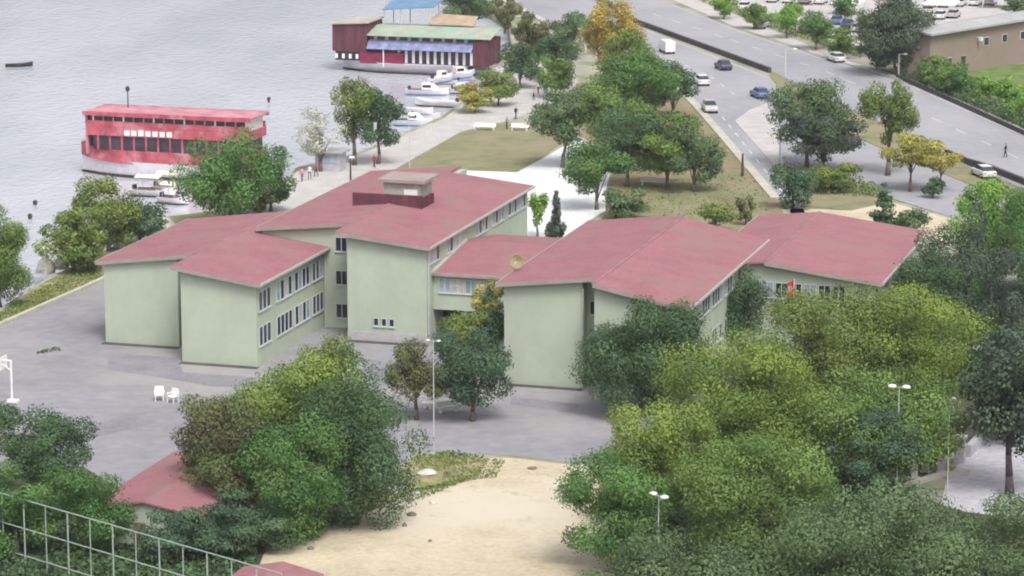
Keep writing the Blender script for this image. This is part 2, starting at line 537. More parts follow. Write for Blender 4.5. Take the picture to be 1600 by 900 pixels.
tri_poly('bush_ground', [(-300, 800), (0, 735), (130, 730), (240, 800), (420, 845), (400, 900), (300, 1060), (-300, 1060)], .07, M['undergrowth'])
tri_poly('asphalt_patch', [(170, 552), (278, 560), (286, 582), (400, 590), (404, 606), (330, 604), (250, 590), (168, 578)], .03, M['patch'])
tri_poly('asphalt_patch', [(560, 560), (610, 566), (640, 600), (592, 594)], .03, M['patch'])
tri_poly('asphalt_patch', [(120, 668), (210, 650), (240, 662), (150, 684)], .03, M['patch'])
tri_poly('asphalt_patch', [(800, 620), (905, 632), (900, 646), (796, 632)], .03, M['patch'])
# road paint
def dashes(pts, w, dash, gap, name, mm=None):
    P = [gp(x, y, 0) for x, y in pts]
    mb = MB()
    for a, b in zip(P[:-1], P[1:]):
        d = b - a
        L = d.length
        d.normalize()
        n = Vector((-d.y, d.x, 0)) * w / 2
        t = 0
        while t < L - .2:
            e = min(t + dash, L)
            q = [a + d * t - n, a + d * e - n, a + d * e + n, a + d * t + n]
            mb.add([(p.x, p.y, .075) for p in q], [(0, 1, 2, 3)])
            t += dash + gap
    o = mb.build(name, mm or M['line'])
    o['kind'] = 'structure'
dashes([(1000, 72), (1110, 120), (1150, 150)], .16, 3, 5, 'road_markings')
dashes([(1010, 48), (1200, 122)], .15, 200, .1, 'edge_line')
dashes([(1110, 160), (1222, 300)], .15, 3, 4, 'lane_line')
dashes([(1020, 22), (1140, 62), (1290, 112), (1420, 168), (1600, 252)], .15, 4, 6, 'highway_lane_line')
dashes([(1050, 8), (1148, 47), (1267, 87), (1425, 136), (1600, 213)], .15, 200, .1, 'highway_edge_line')

hz = MB().box(-905, 905, -65, 1905, -5.5, 75).build('haze', bpy.data.materials.new('haze'))
hm = hz.data.materials[0]
hm.use_nodes = True
hm.node_tree.nodes.remove(hm.node_tree.nodes["Principled BSDF"])
pv = hm.node_tree.nodes.new("ShaderNodeVolumePrincipled")
pv.inputs["Color"].default_value = (.86, .88, .95, 1)
pv.inputs["Density"].default_value = 0.00009
hm.node_tree.links.new(pv.outputs[0], hm.node_tree.nodes["Material Output"].inputs["Volume"])
hz['kind'] = 'stuff'
hz['label'] = 'thin pale haze in the air'

# ------------------------------------------------------------------ the school
B = thing('school_building', O, UA, 'pale green school with stepped dark pink gable roofs and a covered link between its wings', 'building')
def walls(name, segs, m=None):
    mb = MB()
    for sgm in segs:
        mb.wedge(*sgm)
    return mb.build(name, m or M['wall'], B)
def roofhalf(x0, x1, y0, y1, z0, z1, t=.16, trims=('f', 'e')):
    """One roof slope; z0 at x0, z1 at x1; fascia boards stand proud under the front and eave edges."""
    r = MB().slab([(x0, y0, z0), (x1, y0, z1), (x1, y1, z1), (x0, y1, z0)], t).build('roof', M['roof'], B)
    f = MB()
    f.slab([(x0 - .03, y0 - .05, z0 - .02), (x1 + .03, y0 - .05, z1 - .02), (x1 + .03, y0 + .12, z1 - .02), (x0 - .03, y0 + .12, z0 - .02)], .34)
    f.build('front_fascia', M['fascia'], r)
    lo = x1 if z1 < z0 else x0
    zz = min(z0, z1)
    sx = 1 if lo == x1 else -1
    a, b = sorted((lo + .02 * sx, lo + .14 * sx))
    MB().box(a, b, y0 - .04, y1, zz - .2, zz + .02).build('gutter', M['fascia_light'] if sx > 0 else M['fascia'], r)
    return r
# walls: x0,x1,y0,y1,z0,ztop0,ztop1
walls('wall', [(-9.7, -2.5, 5.3, 26.6, 0, 7.5, 8.35)])
walls('wall', [(-2.5, .0, 7.4, 26.6, 0, 8.35, 8.55)])
walls('wall', [(0, 7.1, 0, 17.3, 0, 8.55, 7.55)])
walls('wall', [(1.1, 11.1, 17.3, 49.2, 0, 9.15, 9.95)])
walls('wall', [(11.1, 18.7, 12.6, 45.2, .9, 9.95, 9.1)])
MB().box(11.08, 18.72, 12.56, 45.2, 0, .9).build('plinth', M['plinth'], B)
roofhalf(-10.3, -.7, 4.9, 27.1, 7.62, 8.8)
roofhalf(-.7, 7.7, -.6, 17.28, 8.8, 7.62)
roofhalf(-.7, 1.08, 17.28, 27.1, 8.8, 8.55)
roofhalf(.7, 10.3, 16.8, 49.8, 9.2, 10.15)
roofhalf(10.3, 19.2, 12.0, 45.9, 10.15, 9.2)
# link between the wings: upper floor over an open passage
walls('wall', [(18.72, 29.6, 14.4, 33.0, 3.0, 6.4, 6.4)])
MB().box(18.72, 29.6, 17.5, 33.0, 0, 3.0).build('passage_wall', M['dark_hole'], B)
for px in (21.5, 25.5):
    MB().box(px, px + .4, 14.6, 15.0, 0, 3.0).build('column', M['concrete'], B)
MB().slab([(18.8, 14.0, 6.45), (29.6, 14.0, 6.45), (29.6, 24.3, 7.6), (18.8, 24.3, 7.6)], .18).build('roof', M['roof'], B)
MB().slab([(18.8, 24.3, 7.6), (29.6, 24.3, 7.6), (29.6, 33.6, 6.45), (18.8, 33.6, 6.45)], .18).build('roof', M['roof'], B)
MB().box(18.8, 29.6, 13.9, 14.06, 6.2, 6.47).build('front_fascia', M['fascia'], B)
fl = MB()
fl.slab([(18.73, 13.9, 6.62), (18.98, 13.9, 6.62), (18.98, 24.3, 7.78), (18.73, 24.3, 7.78)], .3)
fl.build('flashing', M['fascia_light'], B)
# right wing
walls('wall', [(29.7, 36.6, .3, 29.6, 0, 8.85, 9.65)])
walls('wall', [(36.6, 38.4, 2.0, 29.6, 0, 9.65, 9.8)])
walls('wall', [(38.4, 46.1, -2.4, 28.6, 0, 9.8, 8.2)])
roofhalf(29.2, 38.4, -.3, 30.2, 8.95, 10.0)
roofhalf(38.4, 46.7, -3.0, 29.0, 10.0, 8.3)
walls('wall', [(42.9, 48.6, 28.9, 43.6, 0, 7.5, 8.1), (46.2, 48.6, 18.9, 28.85, 0, 7.85, 8.1)])
walls('wall', [(48.6, 58.6, 18.9, 43.6, 0, 8.1, 6.85)])
roofhalf(42.6, 48.6, 29.05, 44.2, 7.7, 8.35)
MB().slab([(46.85, 18.3, 8.16), (48.6, 18.3, 8.35), (48.6, 29.05, 8.35), (46.85, 29.05, 8.16)], .16).build('roof', M['roof'], B)
roofhalf(48.6, 59.2, 18.3, 44.2, 8.35, 7.0)
for x, y0, y1, z in ((-.7, 5.0, 27.0, 8.8), (10.3, 12.1, 45.8, 10.15), (38.4, -2.9, 29.0, 10.0), (48.6, 18.4, 44.1, 8.35)):
    MB().slab([(x - .22, y0, z + .0), (x, y0, z + .07), (x, y1, z + .07), (x - .22, y1, z + .0)], .05).slab([(x, y0, z + .07), (x + .22, y0, z), (x + .22, y1, z), (x, y1, z + .07)], .05).build('ridge_cap', M['roof_cap'], B)
# roof terrace box and stair head on the middle block
MB().box(6.6, 13.6, 26.9, 27.15, 9.3, 11.05).build('roof_parapet', M['maroon'], B)
MB().box(13.3, 13.6, 27.15, 30.6, 9.3, 10.75).build('roof_parapet', M['maroon'], B)
h = MB().box(9.5, 13.2, 27.6, 31.2, 9.6, 12.15).build('stair_head', M['concrete'], B)
MB().box(9.0, 13.8, 27.2, 31.8, 12.15, 12.45).build('slab_roof', M['fascia'], h)
MB().box(11.6, 12.9, 27.53, 27.6, 10.7, 11.5).build('door_panel', M['white'], h)

rw = random.Random(5)
def window(face, a0, a1, z0, z1, at, light=False, bars=1):
    """face 'x': wall facing +x at x=at, a along y; face 'y': wall facing -y at y=at, a along x."""
    t = .05
    fr = MB()
    def bx(p0, p1, q0, q1, d0, d1, mb):
        if face == 'x':
            mb.box(at + d0, at + d1, p0, p1, q0, q1)
        else:
            mb.box(p0, p1, at - d1, at - d0, q0, q1)
    bx(a0, a1, z0, z0 + t, .003, .08, fr)
    bx(a0, a1, z1 - t, z1, .003, .08, fr)
    bx(a0, a0 + t, z0 + t, z1 - t, .003, .08, fr)
    bx(a1 - t, a1, z0 + t, z1 - t, .003, .08, fr)
    for k in range(bars):
        c = a0 + (a1 - a0) * (k + 1) / (bars + 1)
        bx(c - .03, c + .03, z0 + t, z1 - t, .003, .07, fr)
    bx(a0 - .05, a1 + .05, z0 - .09, z0 - .003, .003, .14, fr)
    f = fr.build('window', M['frame'], B)
    pn = MB()
    bx(a0 + t, a1 - t, z0 + t, z1 - t, .003, .03, pn)
    pn.build('pane', M['curtain'] if rw.random() < .12 else (M['pane_light'] if light else M['pane']), f)
for z0 in (5.05, 1.9):                                    # left wing, side wall
    for g0, n in ((.5, 3), (4.9, 4), (9.5, 4), (14.1, 3)):
        for k in range(n):
            a = g0 + k * .98
            window('x', a, a + .9, z0 - .15, z0 + 1.6, 7.1, rw.random() < .2, 0)
for g0, n in ((13.4, 3), (18.5, 4), (27.6, 4), (33, 4), (38.4, 4), (42.6, 2)):   # middle block, side wall
    for k in range(n):
        a = g0 + k * .98
        window('x', a, a + .85, 7.35, 8.75, 18.7, rw.random() < .35, 0)
for z0 in (7.25, 4.1, .95):
    for a in (8.3, 9.7):
        window('y', a, a + 1.15, z0, z0 + 1.35, 17.3, False, 1)
for k in range(3):
    window('y', 13.6 + k * .75, 14.1 + k * .75, 1.5, 2.25, 12.6, False, 0)
for k in range(4):
    window('y', 19.3 + k * 1.25, 20.4 + k * 1.25, 4.6, 5.9, 14.4, k % 2 == 0, 1)
for z0 in (6.1, 2.6):
    for g0, n in ((-1.2, 3), (3.4, 4), (8.2, 4), (13.2, 4)):
        for k in range(n):
            window('x', g0 + k * .98, g0 + k * .98 + .85, z0, z0 + 1.4, 46.1, rw.random() < .4, 0)
for k in range(7):
    window('y', 46.9 + k * 1.3, 48.0 + k * 1.3, 5.0, 6.4, 18.9, k % 3 == 1, 1)
window('y', 36.85, 37.6, 6.2, 7.4, 2.0, False, 0)
window('y', 36.85, 37.6, 3.0, 4.2, 2.0, False, 0)
# tall glazed stair strip at the corner of the middle block
st = MB().box(18.72, 18.8, 12.9, 13.3, .9, 8.9).build('drainpipe', M['steel'], B)
MB().tube((7.3, 17.1, 0), (7.3, 17.1, 7.4), .06).build('drainpipe', M['steel'], B)
MB().tube((36.7, .2, 0), (36.7, .2, 8.8), .06).build('drainpipe', M['fascia_light'], B)
# damp drain strip along the front walls
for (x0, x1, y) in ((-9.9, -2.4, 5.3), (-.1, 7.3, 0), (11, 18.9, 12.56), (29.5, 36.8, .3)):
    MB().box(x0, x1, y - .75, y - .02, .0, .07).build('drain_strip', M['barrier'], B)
dish = thing('satellite_dish', gp(808, 420, 9.15), UA, 'round yellowed satellite dish standing on the roof edge where the link meets the right wing', 'satellite dish')
MB().tube((0, 0, -.9), (0, 0, .2), .04).build('mast', M['steel'], dish)
rings = []
for k in range(6):
    r = .95 * k / 5 + .02
    rings.append([(r * math.cos(2 * math.pi * i / 20), -.25 + .28 * (r / .95) ** 2 * -1 + .25, .2 + r * math.sin(2 * math.pi * i / 20)) for i in range(20)])
dd = MB().loft(rings, cap=False).build('reflector', M['yellow_paint'], dish, smooth=True)
sm = dd.modifiers.new('solid', 'SOLIDIFY'); sm.thickness = .03
MB().tube((0, -.2, -.7), (0, -.9, .1), .02).tube((0, -.95, .05), (0, -.85, .25), .08).build('feed_arm', M['steel'], dish)
dish.location.z += .55
dish.scale = (.7, .7, .7)

# ------------------------------------------------------------------ trees
def leaf_mesh(name, P, N, size, tone, m, rng):
    n = len(P)
    N = N / np.linalg.norm(N, axis=1, keepdims=True)
    R = rng.normal(size=(n, 3))
    T = np.cross(N, R)
    T /= np.linalg.norm(T, axis=1, keepdims=True)
    Bv = np.cross(N, T)
    s = size[:, None] / 2
    asp = rng.uniform(.55, 1.0, (n, 1))
    q = np.stack([P - T * s - Bv * s * asp * .3, P - Bv * s * asp, P + T * s + Bv * s * asp * .2, P + Bv * s * asp], 1).reshape(-1, 3)
    me = bpy.data.meshes.new(name)
    me.vertices.add(n * 4)
    me.vertices.foreach_set('co', q.astype(np.float32).ravel())
    me.loops.add(n * 4)
    me.loops.foreach_set('vertex_index', np.arange(n * 4, dtype=np.int32))
    me.polygons.add(n)
    me.polygons.foreach_set('loop_start', np.arange(0, n * 4, 4, dtype=np.int32))
    me.polygons.foreach_set('loop_total', np.full(n, 4, dtype=np.int32))
    at = me.attributes.new('tone', 'FLOAT', 'FACE')
    at.data.foreach_set('value', np.clip(tone, 0, 1).astype(np.float32))
    me.materials.append(m)
    me.update(calc_edges=True)
    return me

def make_tree(name, label, cat, group, base, W_, H0, H1, kind, seed, dens=1.0, leaf=.30, shape='round', depth=None, trunk='bark', lobes=None):
    """base: ground point; W_: crown width; H0..H1: crown bottom and top heights."""
    rng = np.random.default_rng(seed)
    t = thing(name, base, 0, label, cat, group)
    rx, ry, rz = W_ / 2, (depth or W_) / 2, (H1 - H0) / 2
    cz = (H0 + H1) / 2
    nl = lobes or int(np.clip(16 + rx * ry * rz * .3, 16, 80))
    C, Rr, Tn = [], [], []
    for i in range(nl):
        if shape == 'cone':
            hh = rng.uniform(0, 1) ** 1.2
            rad = (1 - hh) * .75
            a = rng.uniform(0, 6.283)
            d = np.array([math.cos(a) * rad * rng.uniform(.2, 1), math.sin(a) * rad * rng.uniform(.2, 1), hh * 1.8 - .9])
            lr = .38 * (1 - hh * .6)
        else:
            d = rng.normal(size=3)
            d /= np.linalg.norm(d)
            k = rng.uniform(.5, .82) if i > nl * .25 else rng.uniform(0, .5)
            if d[2] < -.3 and shape != 'bush':
                d[:2] *= .85
            if shape == 'umbrella':
                d[2] = abs(d[2]) * .8 - .1
            d = d * k
            lr = rng.uniform(.19, .34) * (1.25 if nl < 22 else 1)
        C.append(d * np.array([rx, ry, rz]))
        Rr.append(lr)
        Tn.append(rng.uniform(.1, .9))
    C = np.array(C)
    C[:, 2] += cz
    Rr = np.array(Rr)
    vol_area = 12.0 * (rx * ry + rx * rz + ry * rz) / 3 * 1.0
    n = int(min(110000, max(400, dens * vol_area * 2.6 / (leaf * leaf * .55))))
    w_ = Rr ** 2
    idx = rng.choice(nl, n, p=w_ / w_.sum())
    D = rng.normal(size=(n, 3))
    D /= np.linalg.norm(D, axis=1, keepdims=True)
    rad = rng.uniform(.25, 1, n) ** .35 * (1 + .13 * rng.normal(size=n))
    rl = (Rr[idx] * rad)[:, None] * np.array([[rx, ry, rz * (.85 if shape != 'cone' else .6)]])
    P = C[idx] + D * rl
    for ax, rr_ in ((0, rx), (1, ry)):
        a_, b_ = np.percentile(P[:, ax], (.5, 99.5))
        P[:, ax] = (P[:, ax] - (a_ + b_) / 2) / ((b_ - a_) / 2) * rr_
    a_, b_ = np.percentile(P[:, 2], (.5, 99.5))
    P[:, 2] = H0 + (P[:, 2] - a_) / (b_ - a_) * (H1 - H0)
    P[:, 2] = np.where(P[:, 2] < .15, .1 + rng.uniform(0, .4, n), P[:, 2])
    N = D * 1.25 + rng.normal(size=(n, 3)) * .55 + np.array([[0, 0, .35]])
    sz = leaf * rng.uniform(.6, 1.35, n)
    tone = np.array(Tn)[idx] + rng.normal(size=n) * .13
    me = leaf_mesh('crown', P, N, sz, tone, LEAF[kind], rng)
    o = bpy.data.objects.new('crown', me)
    COL.objects.link(o)
    o.parent = t
    # trunk with limbs
    mb = MB()
    r0 = max(.10, min(.42, H1 * .028))
    top = max(H0 + rz * .7, .5)
    pts = [Vector((0, 0, -.1))]
    px = py = 0
    for k in range(1, 5):
        px += rng.normal() * .05 * top / 4
        py += rng.normal() * .05 * top / 4
        pts.append(Vector((px, py, top * k / 4)))
    for k in range(4):
        mb.tube(pts[k], pts[k + 1], r0 * (1 - .17 * k) * (1.25 if k == 0 else 1), r0 * (1 - .17 * (k + 1)), 8)
    for i in range(min(9, nl)):
        c = Vector(C[i])
        k = min(3, max(1, int(4 * max(0.3, (H0 / max(top, .1))))))
        mid = pts[k].lerp(c, .5) + Vector((0, 0, .1 * rz))
        mb.tube(pts[k], mid, r0 * .42, r0 * .26, 6)
        mb.tube(mid, c, r0 * .26, r0 * .10, 6)
    mb.build('trunk', M[trunk], t, smooth=True)
    return t

def tree_px(label, kind, x0, y0, x1, y1, yb, seed, xb=None, cat='tree', name='tree', group=None, **kw):
    """Tree measured in the photograph: crown box and the row where its trunk meets the ground."""
    xb = (x0 + x1) / 2 if xb is None else xb
    g = gp((x0 + x1) / 2, yb)
    s = scl(g)
    W_ = (x1 - x0) / s
    zt = hgt((x0 + x1) / 2, yb, y0)
    zb = hgt((x0 + x1) / 2, yb, y1)
    zb = max(zb, -.0)
    H1, H0 = zt - .1, max(.15, zb + .1)
    if H1 - H0 < W_ * .35:
        H0 = max(.1, H1 - W_ * .35)
    return make_tree(name, label, cat, group, g, W_ * 1.0, H0, H1, kind, seed, **kw)

GS, GP, GM, GY, GH = 'trees along the shore', 'trees of the waterside park', 'trees beside the highway', 'trees around the school yard', 'bushes of the roadside hedge'
T = [
 # label, kind, x0,y0,x1,y1,ybase, options
 ('tall bushy green tree on the shore at the left edge', 'mid', -52, 318, 48, 470, 478, dict(group=GS)),
 ('olive green tree on the shore above the yellow verge, left of the school', 'olive', 62, 322, 168, 412, 425, dict(group=GS)),
 ('dark rounded bush between shore tree and the left wing roof', 'blue', 100, 345, 172, 415, 420, dict(group=GS)),
 ('spreading green tree on the shore below the red boat bow', 'olive', 118, 274, 222, 385, 392, dict(group=GS)),
 ('blue-green low tree on shore beside cream canopied boats', 'blue', 175, 318, 262, 372, 385, dict(group=GS)),
 ('large rich green tree in front of the red boat stern', 'rich', 278, 208, 442, 335, 355, dict(group=GS)),
 ('dark green low tree filling gap behind large shore tree', 'dark', 385, 228, 462, 318, 330, dict(group=GS)),
 ('brownish shrub with red tinge beside the left wing roof ridge', 'brown', 375, 270, 440, 328, 335, dict(group=GS, cat='shrub', name='shrub')),
 ('sparse pale whitish tree by the water near the kiosk', 'pale', 462, 165, 540, 245, 268, dict(group=GS, dens=.35)),
 ('yellow green tree with bare trunk on the promenade, left of its dark twin', 'olive', 520, 124, 588, 222, 258, dict(group=GS)),
 ('dark green tree with bare trunk in the middle of the promenade', 'dark', 552, 138, 630, 226, 256, dict(group=GS)),
 ('olive bush between the small white boats and promenade', 'yellow', 712, 128, 772, 170, 176, dict(group=GP)),
 ('olive tree right of the small boats', 'olive', 745, 108, 812, 152, 165, dict(group=GP)),
 ('dark green tree at the end of the restaurant boat', 'dark', 778, 66, 846, 122, 138, dict(group=GP)),
 ('green tree beside people on the promenade', 'mid', 838, 88, 898, 142, 152, dict(group=GP)),
 ('dark leafy tree near road bend below the autumn tree', 'dark', 830, 55, 900, 112, 128, dict(group=GP)),
 ('reddish brown shrub nearest the top edge beside road', 'brown', 762, -8, 815, 45, 52, dict(group=GP, cat='shrub', name='shrub')),
 ('reddish brown shrub above the restaurant boat end', 'brown', 800, 18, 862, 78, 86, dict(group=GP, cat='shrub', name='shrub')),
 ('grey green scrub bush behind restaurant boat roof', 'grey', 692, -20, 770, 32, 38, dict(group=GP, cat='shrub', name='shrub')),
 ('grey tree beside road left of the autumn tree', 'grey', 862, 18, 922, 84, 92, dict(group=GP)),
 ('tall autumn yellow tree beside the road', 'autumn', 906, -6, 1004, 112, 150, dict(group=GP)),
 ('olive tree just right of the autumn tree', 'olive', 940, 48, 1032, 150, 175, dict(group=GP)),
 ('dark green tree leaning over the road edge', 'rich', 930, 76, 1060, 170, 195, dict(group=GP)),
 ('very dark round tree at the road edge by grey car', 'dark', 1015, 96, 1088, 165, 185, dict(group=GP)),
 ('green tree over the lawn end, leftmost of the park grove', 'grey', 828, 140, 930, 222, 262, dict(group=GP)),
 ('wide green tree in the top middle of the park grove', 'mid', 885, 134, 1020, 222, 258, dict(group=GP)),
 ('dark centre tree of the park grove', 'dark', 925, 172, 1035, 262, 292, dict(group=GP)),
 ('big green tree of the park grove beside the kerb', 'mid', 985, 178, 1100, 270, 296, dict(group=GP)),
 ('green tree of the grove nearest the kerb corner', 'grey', 1040, 196, 1130, 282, 300, dict(group=GP)),
 ('rounded green tree overhanging the white plaza', 'rich', 880, 220, 985, 302, 328, dict(group=GP)),
 ('grey green shrub right of the white plaza', 'grey', 944, 292, 1012, 338, 342, dict(group=GP, cat='shrub', name='shrub')),
 ('small leafy tree against the end wall of the middle wing', 'bright', 824, 298, 856, 352, 372, dict(group=GP)),
 ('slim dark shrub of yellowed grass patch near right wing', 'brown', 1150, 305, 1180, 345, 352, dict(group=GP, cat='shrub', name='shrub')),
 ('mid green bush on the yellow grass behind the right wing', 'olive', 1085, 318, 1150, 352, 362, dict(group=GP, cat='shrub', name='shrub', dens=.6)),
 ('big round dark tree in highway median', 'grey', 1200, 126, 1322, 240, 262, dict(group=GM)),
 ('dark lower crown tree beside the round median tree', 'purple', 1225, 172, 1345, 250, 272, dict(group=GM)),
 ('tall narrow olive tree beside the highway', 'olive', 1342, 128, 1432, 222, 275, dict(group=GM)),
 ('yellowish tree in front of the highway', 'yellow', 1376, 206, 1468, 262, 300, dict(group=GM)),
 ('pale sparse tree left of the yellowish highway tree', 'yellow', 1440, 222, 1500, 268, 300, dict(group=GM, dens=.45)),
 ('dark bush beside the slip road end', 'blue', 1204, 256, 1272, 322, 326, dict(group=GM, cat='bush', name='bush', shape='bush')),
 ('low olive bush on roadside lawn', 'olive', 1262, 254, 1345, 292, 300, dict(group=GM, cat='bush', name='bush', shape='bush')),
 ('pointed dark conifer behind the right end roof', 'dark', 1356, 286, 1402, 362, 366, dict(group=GM, cat='conifer', name='conifer', shape='cone')),
 ('low dark bush behind the right end roof corner', 'grey', 1400, 325, 1452, 368, 372, dict(group=GM, cat='bush', name='bush', shape='bush')),
 ('small dark green bush near pale car on right', 'blue', 1440, 275, 1475, 305, 310, dict(group=GM, cat='bush', name='bush', shape='bush')),
 ('bright green tree at the right edge beyond school', 'bright', 1478, 278, 1600, 410, 440, dict(group=GM)),
 ('green tree cut by the right edge above the dark grove', 'rich', 1545, 280, 1660, 440, 460, dict(group=GM)),
 ('dusky dark tree at right end of the school roof', 'purple', 1430, 335, 1560, 500, 520, dict(group=GY)),
 ('dusky tall tree right of the olive trees', 'purple', 1510, 385, 1640, 560, 600, dict(group=GY)),
 ('large round dark tree hiding the right wing front', 'dark', 905, 470, 1095, 632, 645, dict(group=GY, depth=9, dens=1.5)),
 ('dark green tree filling the gap below the right roof end', 'dark', 1395, 400, 1500, 505, 545, dict(group=GY)),
 ('dark green tree in front of the dusky tall tree', 'rich', 1490, 440, 1585, 545, 590, dict(group=GY)),
 ('dense dark green tree above the path at right edge', 'dark', 1515, 520, 1640, 660, 700, dict(group=GY, dens=1.4)),
 ('slim dark tree between right wing and flag', 'dark', 1118, 424, 1196, 525, 560, dict(group=GY)),
 ('brownish tree in the yard left of the lamp post', 'brown', 604, 528, 698, 618, 656, dict(group=GY, xb=660)),
 ('green yard tree with forked trunk before the link', 'blue', 678, 510, 798, 636, 658, dict(group=GY)),
 ('yellow green treetop in front of link windows', 'yellow', 738, 434, 788, 500, 585, dict(group=GY)),
 ('dark green tree between link and right wing corner', 'blue', 742, 452, 792, 560, 590, dict(group=GY)),
 ('olive tree left of the link passage', 'olive', 690, 486, 760, 545, 600, dict(group=GY)),
 ('broad olive tree crown in front of the flag', 'olive', 1168, 452, 1420, 640, 665, dict(group=GY)),
 ('bright green topped tree right of the broad olive crown', 'lime', 1330, 450, 1535, 620, 680, dict(group=GY)),
 ('huge yellow green tree at right of the sand', 'lime', 1035, 530, 1300, 730, 770, dict(group=GY)),
 ('shaded green tree with lamp heads before it', 'mid', 1250, 585, 1485, 745, 780, dict(group=GY)),
 ('lime green tree at the corner of the sand and yard', 'lime', 940, 632, 1120, 800, 830, dict(group=GY)),
 ('green bushy tree at right edge of the sand', 'rich', 876, 715, 1050, 870, 890, dict(group=GY)),
 ('mid green tree in the middle of the right grove', 'mid', 1060, 680, 1300, 850, 880, dict(group=GY)),
 ('dark green tree above grey path on the right', 'blue', 1290, 640, 1440, 760, 800, dict(group=GY)),
 ('low bush with brown tinge beside the tombstones', 'brown', 1385, 655, 1500, 725, 735, dict(group=GY, cat='bush', name='bush', shape='bush')),
 ('brown leafed shrub before the foreground crown', 'brown', 1190, 795, 1300, 860, 900, dict(group=GY, cat='shrub', name='shrub')),
 ('green tree right of the dry ground patch', 'blue', 1528, 510, 1600, 650, 680, dict(group=GY)),
 ('foreground grey green crown at the bottom, left one', 'grey', 905, 830, 1190, 1010, 1060, dict(group=GY, leaf=.165, dens=1.3)),
 ('foreground rounded grey green crown at the bottom right', 'grey', 1165, 765, 1500, 1000, 1060, dict(group=GY, depth=12, leaf=.165, dens=1.2)),
 ('foreground green crown cut by the right edge', 'grey', 1400, 785, 1700, 1010, 1070, dict(group=GY, leaf=.165, dens=1.2)),
 ('light yellow green tree in front of the left wing', 'lime', 345, 552, 572, 740, 800, dict(group=GY)),
 ('pale feathery treetop beside the left wing side wall', 'olive', 470, 520, 565, 620, 690, dict(group=GY, dens=.6)),
 ('brownish olive tree over the small red shed', 'brown', 275, 618, 440, 790, 825, dict(group=GY)),
 ('dark green round tree beside the sand', 'dark', 455, 570, 652, 812, 820, dict(group=GY)),
 ('green lower crown in middle of the left group', 'rich', 370, 650, 545, 838, 846, dict(group=GY)),
 ('blue green low bush right of the shed', 'blue', 275, 780, 460, 856, 862, dict(group=GY, cat='bush', name='bush', shape='bush')),
 ('dark green tree at left edge below the basketball hoop', 'dark', -20, 632, 146, 760, 790, dict(group=GY)),
 ('dense green bush behind the fence at left bottom', 'rich', 50, 728, 212, 862, 868, dict(group=GY, depth=5, cat='bush', name='bush', shape='bush')),
 ('dark green bush behind fence at the left corner', 'rich', -60, 722, 110, 868, 872, dict(group=GY, depth=5, cat='bush', name='bush', shape='bush')),
 ('dark low shrub along fence foot', 'blue', 215, 794, 335, 874, 880, dict(group=GY, depth=4, cat='shrub', name='shrub')),
 # beyond the highway
 ('big dark tree between parking lot and tan building', 'purple', 1340, -10, 1458, 98, 118, dict(group=GH, cat='tree', dens=1.5)),
 ('green bush left end of the car park hedge', 'bright', 1110, -12, 1152, 24, 30, dict(group=GH, cat='bush', name='bush')),
 ('bright green tree of the car park hedge', 'bright', 1203, 5, 1255, 45, 60, dict(group=GH, cat='bush', name='bush')),
 ('dark green tree of the car park hedge, right one', 'rich', 1248, 18, 1302, 66, 78, dict(group=GH, cat='bush', name='bush')),
 ('autumn coloured bush beside the big dark tree', 'autumn', 1338, 22, 1378, 66, 90, dict(group=GH, cat='bush', name='bush')),
 ('green undergrowth bush under the big dark tree', 'blue', 1340, 60, 1400, 104, 110, dict(group=GH, cat='bush', name='bush')),
 ('pale green hedge bush at the corner of tan building', 'mid', 1400, 64, 1456, 112, 118, dict(group=GH, cat='bush', name='bush')),
 ('round hedge bush below tan building door', 'mid', 1430, 86, 1490, 128, 134, dict(group=GH, cat='bush', name='bush')),
 ('dark hedge bush with small bare patch', 'rich', 1478, 106, 1530, 146, 152, dict(group=GH, cat='bush', name='bush')),
 ('bright round bush of the hedge', 'bright', 1525, 116, 1560, 152, 162, dict(group=GH, cat='bush', name='bush')),
 ('rounded green bush in front of tan wall, rightmost', 'bright', 1552, 118, 1602, 162, 170, dict(group=GH, cat='bush', name='bush')),
 ('leafy hedge bush between two rounder ones below tan wall', 'mid', 1455, 96, 1512, 140, 146, dict(group=GH, cat='bush', name='bush')),
 ('low hedge bush right at the photo edge', 'bright', 1575, 140, 1630, 185, 192, dict(group=GH, cat='bush', name='bush')),
 ('dull green tree over parked cars left of the autumn coloured bush', 'mid', 1290, 42, 1338, 84, 92, dict(group=GH, cat='bush', name='bush')),
 ('mid green bush between the first hedge bush and the bright one', 'mid', 1156, 4, 1200, 40, 46, dict(group=GH, cat='bush', name='bush')),
 ('small green tree beyond the car park hedge near the white tent', 'rich', 1300, -6, 1340, 28, 34, dict(group=GH, cat='bush', name='bush')),
 ('grey bush at top right corner above the roof', 'grey', 1566, -6, 1640, 26, 30, dict(group=GH, cat='bush', name='bush')),
]
for i, (lb, kd, x0, y0, x1, y1, yb, kw) in enumerate(T):
    kw = dict(kw)
    if 'xb' in kw: kw.pop('xb')
    near = yb > 440
    kw.setdefault('leaf', .175 if near else .26)
    tree_px(lb, kd, x0, y0, x1, y1, yb, 100 + i, **kw)
make_tree('cypress', 'slim dark cypress standing on the white plaza', 'cypress', None, gp(868, 374), 2.1, .1, 5.2, 'purple', 71, shape='cone', leaf=.22, dens=1.6, trunk='bark_dark', lobes=30)
# dark trunked tree on the right edge
tr = make_tree('tree', 'dark tree with thick bare trunk on the path at the right edge', 'tree', GY, gp(1578, 776), 7.5, 3.4, 12.5, 'purple', 9, leaf=.3, trunk='bark_dark')

